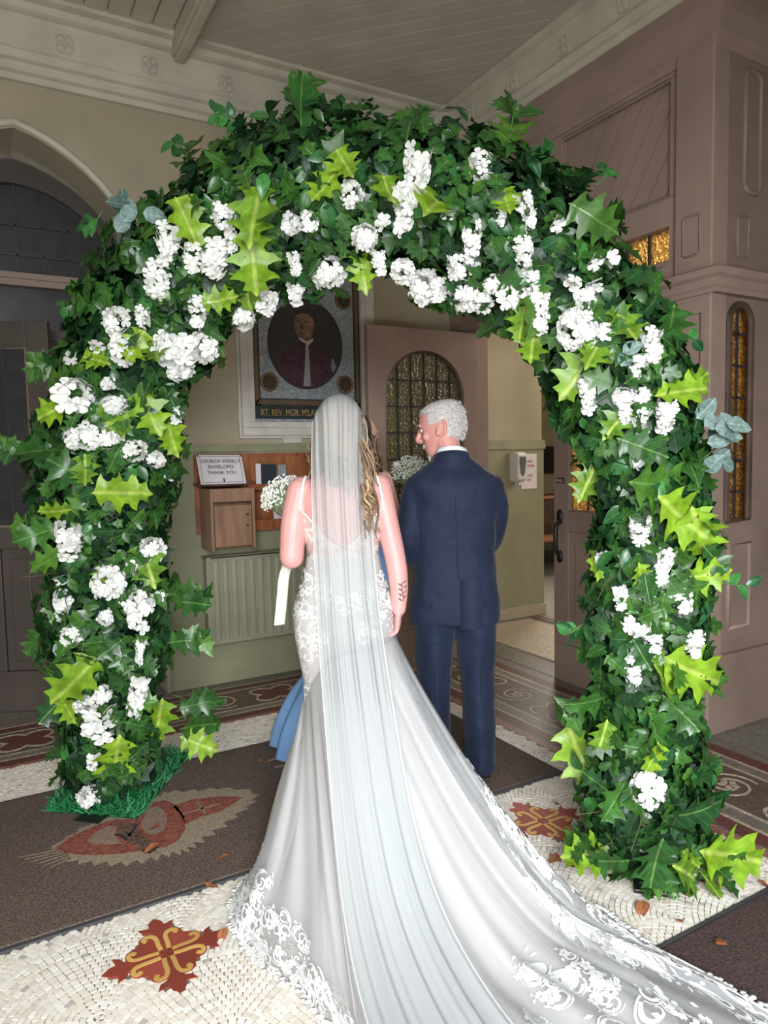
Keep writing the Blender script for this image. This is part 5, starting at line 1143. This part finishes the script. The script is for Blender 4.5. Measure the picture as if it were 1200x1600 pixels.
# --- gown
dress = bpy.data.objects.new('gown', None); COL.objects.link(dress); dress.parent = bride
def tors(z):
    B = np.array(smoothrows(BT, 4)); return [np.interp(z, B[:, 0], B[:, i]) for i in (2, 3, 4)]
mb = MB(); seg = 64; nv = 22; Rr = []
for i in range(nv):
    r = []
    for k in range(seg):
        q = 2*PI*k/seg; s = -math.sin(q)      # s=1 at the back
        zt = 1.315 - .135*max(0, s)**4 + .03*max(0, -s)
        z = zt + (1.02-zt)*i/(nv-1); yc, rx, ry = tors(z); o = .007
        c_, s_ = math.cos(q), math.sin(q); r.append(((rx+o)*math.copysign(abs(c_)**.87, c_), yc+(ry+o)*math.copysign(abs(s_)**.87, s_), z))
    Rr.append(r)
mb.rings(Rr, False); mb.build('bodice', LACEB, dress, True)
for s in (-1, 1):
    mb = MB(); mb.tube(catmull([(s*.152,-.058,1.305),(s*.148,-.070,1.36),(s*.135,-.050,1.425),(s*.125,.0,1.432),(s*.115,.06,1.38),(s*.105,.10,1.32)], 5), .0055, 6, flat=.5); mb.build('strap', LACE, dress, True)
    mb = MB(); ed = []
    for k in range(20):
        q = (1.5*PI) + s*(.06+1.15*k/19); zt = 1.315-.135*max(0, -math.sin(q))**4; yc, rx, ry = tors(zt); c_, s_ = math.cos(q), math.sin(q)
        ed.append(((rx+.009)*math.copysign(abs(c_)**.87, c_), yc+(ry+.009)*math.copysign(abs(s_)**.87, s_), zt))
    mb.tube(ed, .004, 5); mb.build('neckline_edge', LACE, dress, True)
SKR = smoothrows([(1.14,0,.003,.136,.102),(1.06,0,.0,.150,.112),(1.0,0,-.004,.168,.133),(.90,0,-.012,.190,.158),(.80,0,-.006,.184,.150),(.66,0,-.004,.162,.142),(.52,0,-.01,.172,.155),(.40,0,-.03,.215,.20),(.25,0,-.06,.265,.26),(.10,0,-.08,.305,.31),(.012,0,-.09,.325,.33)], 5)
mb = MB(); Rr = []
for z, xc, yc, rx, ry in SKR:
    k = max(0, (.6-z)/.6); Rr.append([((rx+.018*k*math.sin(9*q))*math.cos(q), yc+(ry+.018*k*math.sin(9*q))*math.sin(q), z) for q in np.linspace(0, 2*PI, 72, endpoint=False)])
mb.rings(Rr, False); mb.build('skirt', LINING, dress, True)
# --- train surface (local coordinates: x right, y away from the camera)
HEM = [(-.28,.10),(-.36,-.20),(-.40,-.45),(-.28,-.66),(-.14,-.82),(-.02,-.98),(.06,-1.25),(.20,-1.52),(.55,-1.72),(.98,-1.66),(1.24,-1.42),(1.20,-1.12),(.98,-.82),(.79,-.50),(.63,-.20),(.46,.04),(.33,.16)]
HC = np.array(catmull([(a, b, 0) for a, b in HEM], 10))[:, :2]; HL = np.concatenate([[0], np.cumsum(np.linalg.norm(np.diff(HC, axis=0), axis=1))]); HL /= HL[-1]
def S(u, v, lift=0.0, kin=1.0, fold=1.0):
    a = math.radians(-112+224*u); tx, ty = .196*math.sin(a), -.012-.164*math.cos(a); z0 = np.interp(u, [0, .2, .45, .75, 1], [.58, .60, .82, .84, .82]); kt = (z0-.58)/.35; tx *= .84+.16*kt; ty *= .9+.1*kt
    hx, hy = np.interp(u, HL, HC[:, 0]), np.interp(u, HL, HC[:, 1])
    hx, hy = tx+(hx-tx)*kin, ty+(hy-ty)*kin
    D = math.hypot(hx-tx, hy-ty)+1e-6; v1 = v**1.25; h = D*v1; dt = min(.93*D, .80)
    p = np.interp(u, [0, .25, .6, .85, 1], [1.7, 1.7, 1.75, 1.35, 1.3])
    q = max(0, 1-h/dt); z = .016+(z0-.016)*q**p
    x, y = tx+(hx-tx)*v1, ty+(hy-ty)*v1
    fd = math.sin(2*PI*9*u+1.5*math.sin(6*u))+.55*math.sin(2*PI*21*u+2+v*1.5)+.3*math.sin(2*PI*37*u+v*3)
    am = fold*min(1, v*1.6); nx, ny = -(hy-ty)/D, (hx-tx)/D
    flat_ = 1-q
    z += am*.034*(fd*.55+.85)*flat_**2*(1-.25*v)*max(.15, 1-max(0, v-.85)*5)
    o = am*.018*fd*(1-flat_*.6); x += (hx-tx)/D*o*.8+nx*.012*am*math.sin(2*PI*13*u+4*v); y += (hy-ty)/D*o*.8+ny*.012*am*math.sin(2*PI*13*u+4*v)
    return np.array([x, y, max(z, .012)+lift])
def sheet(fn, u0, u1, v0, v1, nu, nv):
    mb = MB(); vs = []; fs = []
    for i in range(nu):
        for j in range(nv): vs.append(fn(u0+(u1-u0)*i/(nu-1), v0+(v1-v0)*j/(nv-1)))
    for i in range(nu-1):
        for j in range(nv-1): fs.append((i*nv+j, (i+1)*nv+j, (i+1)*nv+j+1, i*nv+j+1))
    return mb.add(vs, fs)
train = sheet(lambda u, v: S(u, v), 0, 1, 0, 1, 260, 54).build('tulle_train', TULLE, dress, True)
sheet(lambda u, v: S(u, v, .012, .93, .8)*np.array([1,1,1]), 0.02, .98, .02, 1, 200, 46).build('tulle_layer', TULLE, dress, True)
lin = sheet(lambda u, v: S(u, v, -.008, .74-.25*max(0, (u-.5)/.4), .9), .12, .86, .02, 1, 160, 44).build('lining_train', LINING, dress, True)
# --- lace motifs sewn on the tulle, following its surface
def strip2(mb, pts, wd):
    n = len(pts); b = len(mb); 
    out = []
    for i in range(n):
        a = np.array(pts[max(i-1, 0)]); c_ = np.array(pts[min(i+1, n-1)]); t = c_-a; t = t/(np.linalg.norm(t)+1e-9); nn = np.array([-t[1], t[0]])*wd/2*(1-.5*i/(n-1)); out.append((np.array(pts[i])+nn, np.array(pts[i])-nn))
    mb.append(out)
def motif(seed):
    r = random.Random(seed); st_ = []; po = []
    for k in range(r.randint(3, 4)):
        c = (r.uniform(-.3, .3), r.uniform(-.45, .45)); a0 = r.uniform(0, 6.28); dr = r.choice((-1, 1)); strip2(st_, spiral(c, .28, .06, a0, a0+dr*5.2, 15), .085)
        strip2(st_, spiral(c, .36, .30, a0-dr*.4, a0+dr*2.2, 8), .05)
    for k in range(r.randint(2, 3)):
        c = (r.uniform(-.35, .35), r.uniform(-.5, .5))
        for q in range(5): a = q*2*PI/5+k; po.append([(c[0]+.17*math.cos(a)*f_+w_*math.sin(a), c[1]+.17*math.sin(a)*f_-w_*math.cos(a)) for f_, w_ in ((.15,0),(.6,.075),(1.0,.05),(1.05,-.05),(.6,-.075))])
    for k in range(r.randint(5, 8)):
        a = r.uniform(0, 6.28); c = (r.uniform(-.45, .45), r.uniform(-.6, .6)); po.append([(c[0]+.2*math.cos(a)*f_+w_*math.sin(a), c[1]+.2*math.sin(a)*f_-w_*math.cos(a)) for f_, w_ in ((0,0),(.5,.05),(1,0),(.5,-.05))])
    return st_, po
MOT = [motif(i) for i in range(7)]
def sew(fn, u0, v0, size, rot, mi, off=.004, name='lace_motif'):
    e = .004; Tu = (fn(u0+e, v0)-fn(u0-e, v0))/(2*e); Tv = (fn(u0, v0+e)-fn(u0, v0-e))/(2*e); lu, lv = np.linalg.norm(Tu)+1e-6, np.linalg.norm(Tv)+1e-6
    Nn = np.cross(Tu, Tv); Nn /= np.linalg.norm(Nn)+1e-9; Nn = Nn if Nn[2] > 0 else -Nn; c, s = math.cos(rot), math.sin(rot)
    def mp(p): a, b = size*(p[0]*c-p[1]*s), size*(p[0]*s+p[1]*c); return fn(min(max(u0+a/lu, 0), 1), min(max(v0+b/lv, 0), 1.0))+Nn*off
    mb = MB(); st_, po = MOT[mi]
    for sp in st_:
        vs = []; n = len(sp)
        for l, r_ in sp: vs += [mp(l), mp(r_)]
        mb.add(vs, [(2*i, 2*i+1, 2*i+3, 2*i+2) for i in range(n-1)])
    for pg in po: mb.add([mp(p) for p in pg], [tuple(range(len(pg)))])
    return mb.build(name, LACE, dress)
rr = random.Random(9)
fS = lambda u, v: S(u, v, .003)
for u in np.arange(.03, .30, .011): sew(fS, u, rr.uniform(.90, .955), .105, rr.uniform(0, 6.28), rr.randrange(7))
for u in np.arange(.05, .22, .022): sew(fS, u, rr.uniform(.76, .86), .10, rr.uniform(0, 6.28), rr.randrange(7))
for u in np.arange(.30, .95, .02): sew(fS, u, rr.uniform(.90, .95), .13, rr.uniform(0, 6.28), rr.randrange(7))
for i in range(80): sew(fS, rr.uniform(.50, .90), rr.uniform(.50, .92), rr.uniform(.08, .14), rr.uniform(0, 6.28), rr.randrange(7))
for u, v, s_ in [(.93,.30,.07),(.93,.52,.11),(.94,.58,.10),(.95,.64,.07),(.90,.72,.05),(.88,.60,.09),(.86,.66,.10),(.85,.72,.10),(.84,.78,.10),(.91,.44,.05),(.97,.55,.05),(.80,.62,.09),(.78,.68,.09),(.76,.74,.09)]: sew(fS, u, v, s_, rr.uniform(0, 6.28), rr.randrange(7))
def fK(u, v):        # on the fitted skirt
    z = 1.12-.75*v; q = PI+PI*u; B = np.array(SKR); yc, rx, ry = [np.interp(-z, -B[:, 0], B[:, i]) for i in (2, 3, 4)]; return np.array([(rx+.004)*math.cos(q), yc+(ry+.004)*math.sin(q), z])
for u, v, s_ in [(.12,.1,.10),(.2,.22,.10),(.1,.32,.10),(.22,.42,.10),(.12,.55,.09),(.2,.66,.09),(.14,.8,.08),(.25,.85,.08),(.88,.1,.10),(.8,.22,.10),(.9,.33,.10),(.82,.45,.10),(.9,.57,.09),(.8,.68,.09),(.35,.15,.1),(.65,.15,.1),(.35,.3,.1),(.65,.3,.1),(.5,.2,.1),(.05,.2,.09),(.95,.22,.09),(.04,.45,.09)]: sew(fK, u, v, s_, rr.uniform(0, 6.28), rr.randrange(7), .003)
# scalloped lace edge along the hem
mb = MB()
for u in np.arange(.0, 1.0, .0022):
    p = S(u, .995); mb.ellip(tuple(p+np.array([rr.uniform(-.008,.008), rr.uniform(-.008,.008), .004])), .010, .010, .003, seg=6, ring=3)
mb.build('scalloped_edge', LACE, dress, True, kind='stuff')
for k in range(10): p = S(.955-.0*k, .40+.02*k, .006); MB().ellip(tuple(p), .006, .006, .006, seg=8, ring=5).build('button', LACE, dress, True)
# --- veil
VP = [(0,.075,1.700,.045,.03),(0,.035,1.732,.070,.05),(0,-.035,1.734,.088,.07),(0,-.092,1.700,.098,.085),(0,-.125,1.62,.101,.09),(-.003,-.140,1.50,.102,.08),(0,-.146,1.32,.106,.05),(.006,-.152,1.12,.108,.04),(.016,-.205,.92,.112,.03),(.040,-.33,.66,.118,.02),(.075,-.50,.36,.128,.015),(.12,-.70,.18,.145,.01),(.19,-.95,.10,.17,0),(.29,-1.25,.085,.20,0),(.38,-1.52,.082,.22,0)]
VC = np.array(catmull(VP, 6))
def V(s, t):
    x, y, z, hw, cv = [np.interp(t*(len(VC)-1), range(len(VC)), VC[:, i]) for i in range(5)]
    s_ = math.sin(1.3*s)/math.sin(1.3)
    pl = (.5*math.sin(s*13+2*t)+.35*math.sin(s*23+1)+.25*math.sin(s*37))*.010*min(1, t*4+.15)
    hd = max(0, 1-t*2.4)
    hk = min(1, hd*1.8); return np.array([x+(s_*hk+s*(1-hk))*hw, y+cv*s*s*.9-(pl if t < .65 else 0), z-.10*hk*(1-math.cos(1.3*s))+(pl*1.3 if t >= .55 else 0)])
sheet(lambda s, t: V(s, t), -1, 1, 0, 1, 64, 90).build('veil', VEIL, bride, True)
for s in (-1, 1):
    mb = MB(); mb.tube([V(s, t) for t in np.linspace(.06, 1, 80)], .0014, 4); mb.build('veil_edge', LACE, bride)

# ---------------------------------------------------------------- bridesmaid in pale blue
mb_b = atd(562, 1166, 3.72); mfv = np.array([.52, .855])
maid = person('person', mb_b[:2], mfv, label='dark-haired bridesmaid in pale blue satin dress standing beyond the bride', cat='person')
mb = MB(); loftz(mb, smoothrows(BT)); mb.limb([(0,-.012,1.42),(0,0,1.49),(0,.012,1.55)], [.054,.049,.048])
MH = Matrix.Translation((.035,.02,1.60)) @ Matrix.Rotation(math.radians(-55), 4, 'Z'); head(mb, MH, .97, .95)
mb.limb([(-.150,-.008,1.385),(-.185,-.02,1.25),(-.2,-.01,1.12),(-.10,.14,1.08),(.0,.20,1.12)], [.052,.045,.040,.034,.027]); hand(mb, (0,.20,1.12), (.8,.4,.3), (.3,-.8,0), (0,0,1), .7, .9)
mb.limb([(.150,-.008,1.385),(.19,-.02,1.25),(.22,.0,1.13),(.25,.12,1.16),(.27,.2,1.20)], [.052,.045,.040,.034,.027]); hand(mb, (.27,.2,1.20), (.2,.7,.6), (-.7,.3,0), (0,0,1), .8, .9)
for s in (-1, 1): mb.limb([(s*.08,0,.78),(s*.08,.01,.50),(s*.075,-.01,.28),(s*.07,-.01,.10)], [.085,.055,.05,.034]); foot(mb, s*.07, 0)
link('body', remesh(mb, .006, 4, 'body'), SKINB, maid)
mb = MB(); Rr = []
for z, xc, yc, rx, ry in smoothrows([(1.33,0,-.003,.160,.112),(1.2,0,0,.146,.108),(1.1,0,.004,.136,.104),(1.0,0,-.004,.168,.132),(.88,0,-.012,.192,.158),(.7,0,-.006,.20,.17),(.5,0,0,.215,.20),(.40,0,0,.235,.22)], 5): Rr.append([(rx*math.cos(q), yc+ry*math.sin(q), z) for q in np.linspace(0, 2*PI, 48, endpoint=False)])
mb.rings(Rr, False); bd = mb.build('dress', BLUES, maid, True)
mb = MB(); Rr = []
for z, r_ in smoothrows([(.41,.235,0),(.39,.265,0),(.30,.325,0),(.15,.40,0),(.03,.435,0)], 4) and [(p[0], p[1]) for p in smoothrows([(.41,.235,0),(.39,.27,0),(.30,.335,0),(.15,.41,0),(.025,.445,0)], 4)]:
    Rr.append([((r_+.02*min(1,(.42-z)*6)*math.sin(14*q)+.01*math.sin(31*q))*math.cos(q), (r_*.95+.02*min(1,(.42-z)*6)*math.sin(14*q))*math.sin(q), z) for q in np.linspace(0, 2*PI, 150, endpoint=False)])
mb.rings(Rr, False); mb.build('flounce', BLUES, bd, True)
mb = MB(); mb.tube([(.238*math.cos(q), .225*math.sin(q), .405) for q in np.linspace(0, 2*PI, 49)], .007, 6); mb.build('seam', BLUES, bd, True)
mb = MB(); Rr = []
for z, xc, yc, rx, ry in smoothrows([(-.10,0,-.05,.060,.06),(-.06,0,-.03,.082,.085),(0,0,-.018,.090,.102),(.05,0,-.014,.090,.106),(.09,0,-.014,.077,.094),(.115,0,-.013,.05,.06),(.126,0,-.013,.012,.015)], 4): Rr.append([(rx*math.cos(q), yc+ry*math.sin(q)*(1 if math.sin(q) < 0 else .68), z) for q in np.linspace(0, 2*PI, 30, endpoint=False)])
mb.rings(Rr); mb.xform(MH); mh = mb.build('hair', mat('dark_cap', (.035,.024,.016), .4, .3, 40, .4, 90), maid, True)
rr = random.Random(4); mb = MB()
for i in range(60):
    a = rr.uniform(-.3, PI+.3)+PI; lock(mb, .035+.075*math.cos(a), .0+.08*math.sin(a), rr.uniform(1.52,1.62), rr.uniform(.18,.34), rr, (.02*math.cos(a)+rr.uniform(0,.03), .02*math.sin(a)), rr.uniform(.006,.011), rr.uniform(1.5,3), rr.uniform(.010,.020))
mb.build('curls', BRUN, mh, True)
mb = MB()
for i in range(10): lock(mb, rr.uniform(.10,.135), rr.uniform(-.09,.0), rr.uniform(1.53,1.60), rr.uniform(.16,.30), rr, (rr.uniform(0,.02), -.02), rr.uniform(.004,.007), rr.uniform(2,3), .014)
mb.build('highlighted_curls', BLONDE, mh, True)

# ---------------------------------------------------------------- bouquets
def bouquet(center, axis, r, nbuds, nroses, lb, ribbon=True, stemlen=.26):
    c = Vector(center); ax = Vector(axis).normalized(); b = empty('bouquet', tuple(c-ax*stemlen), label=lb, cat='bouquet')
    q = Vector((0,0,1)).rotation_difference(ax)
    rr = random.Random(int(r*1000)); mb = MB(); sm = MB()
    for i in range(nbuds):
        a = rr.uniform(0, 2*PI); z = rr.uniform(-.35, 1); k = math.sqrt(max(0, 1-z*z)); d = q @ Vector((k*math.cos(a), k*math.sin(a), z)); p = c+d*r*rr.uniform(.72, 1.12); s_ = rr.uniform(.0035, .0065)
        mb.add([p+Vector(o)*s_ for o in ((1,0,0),(-1,0,0),(0,1,0),(0,-1,0),(0,0,1),(0,0,-1))], [(0,2,4),(2,1,4),(1,3,4),(3,0,4),(2,0,5),(1,2,5),(3,1,5),(0,3,5)])
        if i % 6 == 0: sm.tube([c-ax*.05, c+d*r*.5, p], .0011, 3)
    sm.build('sprays', STEM, b, kind='stuff'); mb.build('gypsophila', mat('gypsophila', (.84,.85,.78), .7), b, kind='stuff')
    co = MB(); co.ellip(tuple(c), r*.72, r*.72, r*.72); co.build('foliage_core', mat('bouquet_green', (.22,.27,.14), .8, .4, 60, .6, 80), b, True)
    for i in range(nroses):
        a = i*2.4; z = .35+.5*(i % 3)/3; k = math.sqrt(1-z*z); d = q @ Vector((k*math.cos(a), k*math.sin(a), z)); p = c+d*r*.85; S_ = Stuff(); M_ = frame(d, d.orthogonal())
        for j in range(16):
            a2 = j*2.4; rad = .004+.0016*j; g = leafgeo(EUCR, -.3, .25, 0); loc = p + Vector(M_ @ Vector((rad*math.cos(a2), rad*math.sin(a2), .012-.0012*j)))
            tip = M_ @ Vector((math.cos(a2)*(.3+.06*j), math.sin(a2)*(.3+.06*j), 1)); nn = M_ @ Vector((-math.cos(a2), -math.sin(a2), .4)); S_.add(g, frame(nn, tip), loc, .026)
        S_.build('rose', PETAL, b, None)
    for i in range(14):
        a = rr.uniform(0, 6.28); o = (q @ Vector((math.cos(a), math.sin(a), 0)))*rr.uniform(.004, .016); mb2 = MB(); mb2.tube([c-ax*.06+o*.7, c-ax*(stemlen*.6)+o*.6, c-ax*stemlen+o*1.3], .0035, 5); mb2.build('stem', STEM, b, True)
    mb2 = MB(); mb2.tube([c-ax*(stemlen*.52), c-ax*(stemlen*.80)], .022, 12); mb2.build('binding', RIB, b, True)
    return b
Wb = Matrix.Translation((bb[0], bb[1], 0)) @ Matrix.Rotation(math.atan2(-bf[0], bf[1]), 4, 'Z')
cb = Wb @ Vector((-.215, .19, 1.335)); sb_ = Wb @ Vector((-.20, .13, 1.06))
b1 = bouquet(cb, cb-sb_, .095, 900, 4, 'round bouquet of white roses and gypsophila held by the bride')
mb = MB(); 
rib = [Wb @ Vector(p) for p in ((-.205,.12,1.12),(-.228,.08,1.05),(-.236,.06,.98),(-.243,.05,.92),(-.250,.045,.865))]
exr = Wb.to_3x3() @ Vector((.021, .006, 0)); mb.rings([[p-exr, p+exr*(1 if i < 4 else .9)] for i, p in enumerate([Vector(c_) for c_ in catmull(rib, 5)])], False, False); o = mb.build('ribbon', RIB, b1, True); sm_ = o.modifiers.new('thick', 'SOLIDIFY'); sm_.thickness = .001
Wm = Matrix.Translation((mb_b[0], mb_b[1], 0)) @ Matrix.Rotation(math.atan2(-mfv[0], mfv[1]), 4, 'Z')
bouquet(Wm @ Vector((.30, .25, 1.40)), Wm.to_3x3() @ Vector((.1, .15, 1)), .10, 700, 2, 'gypsophila bouquet showing past the left shoulder of the suited man', stemlen=.24)
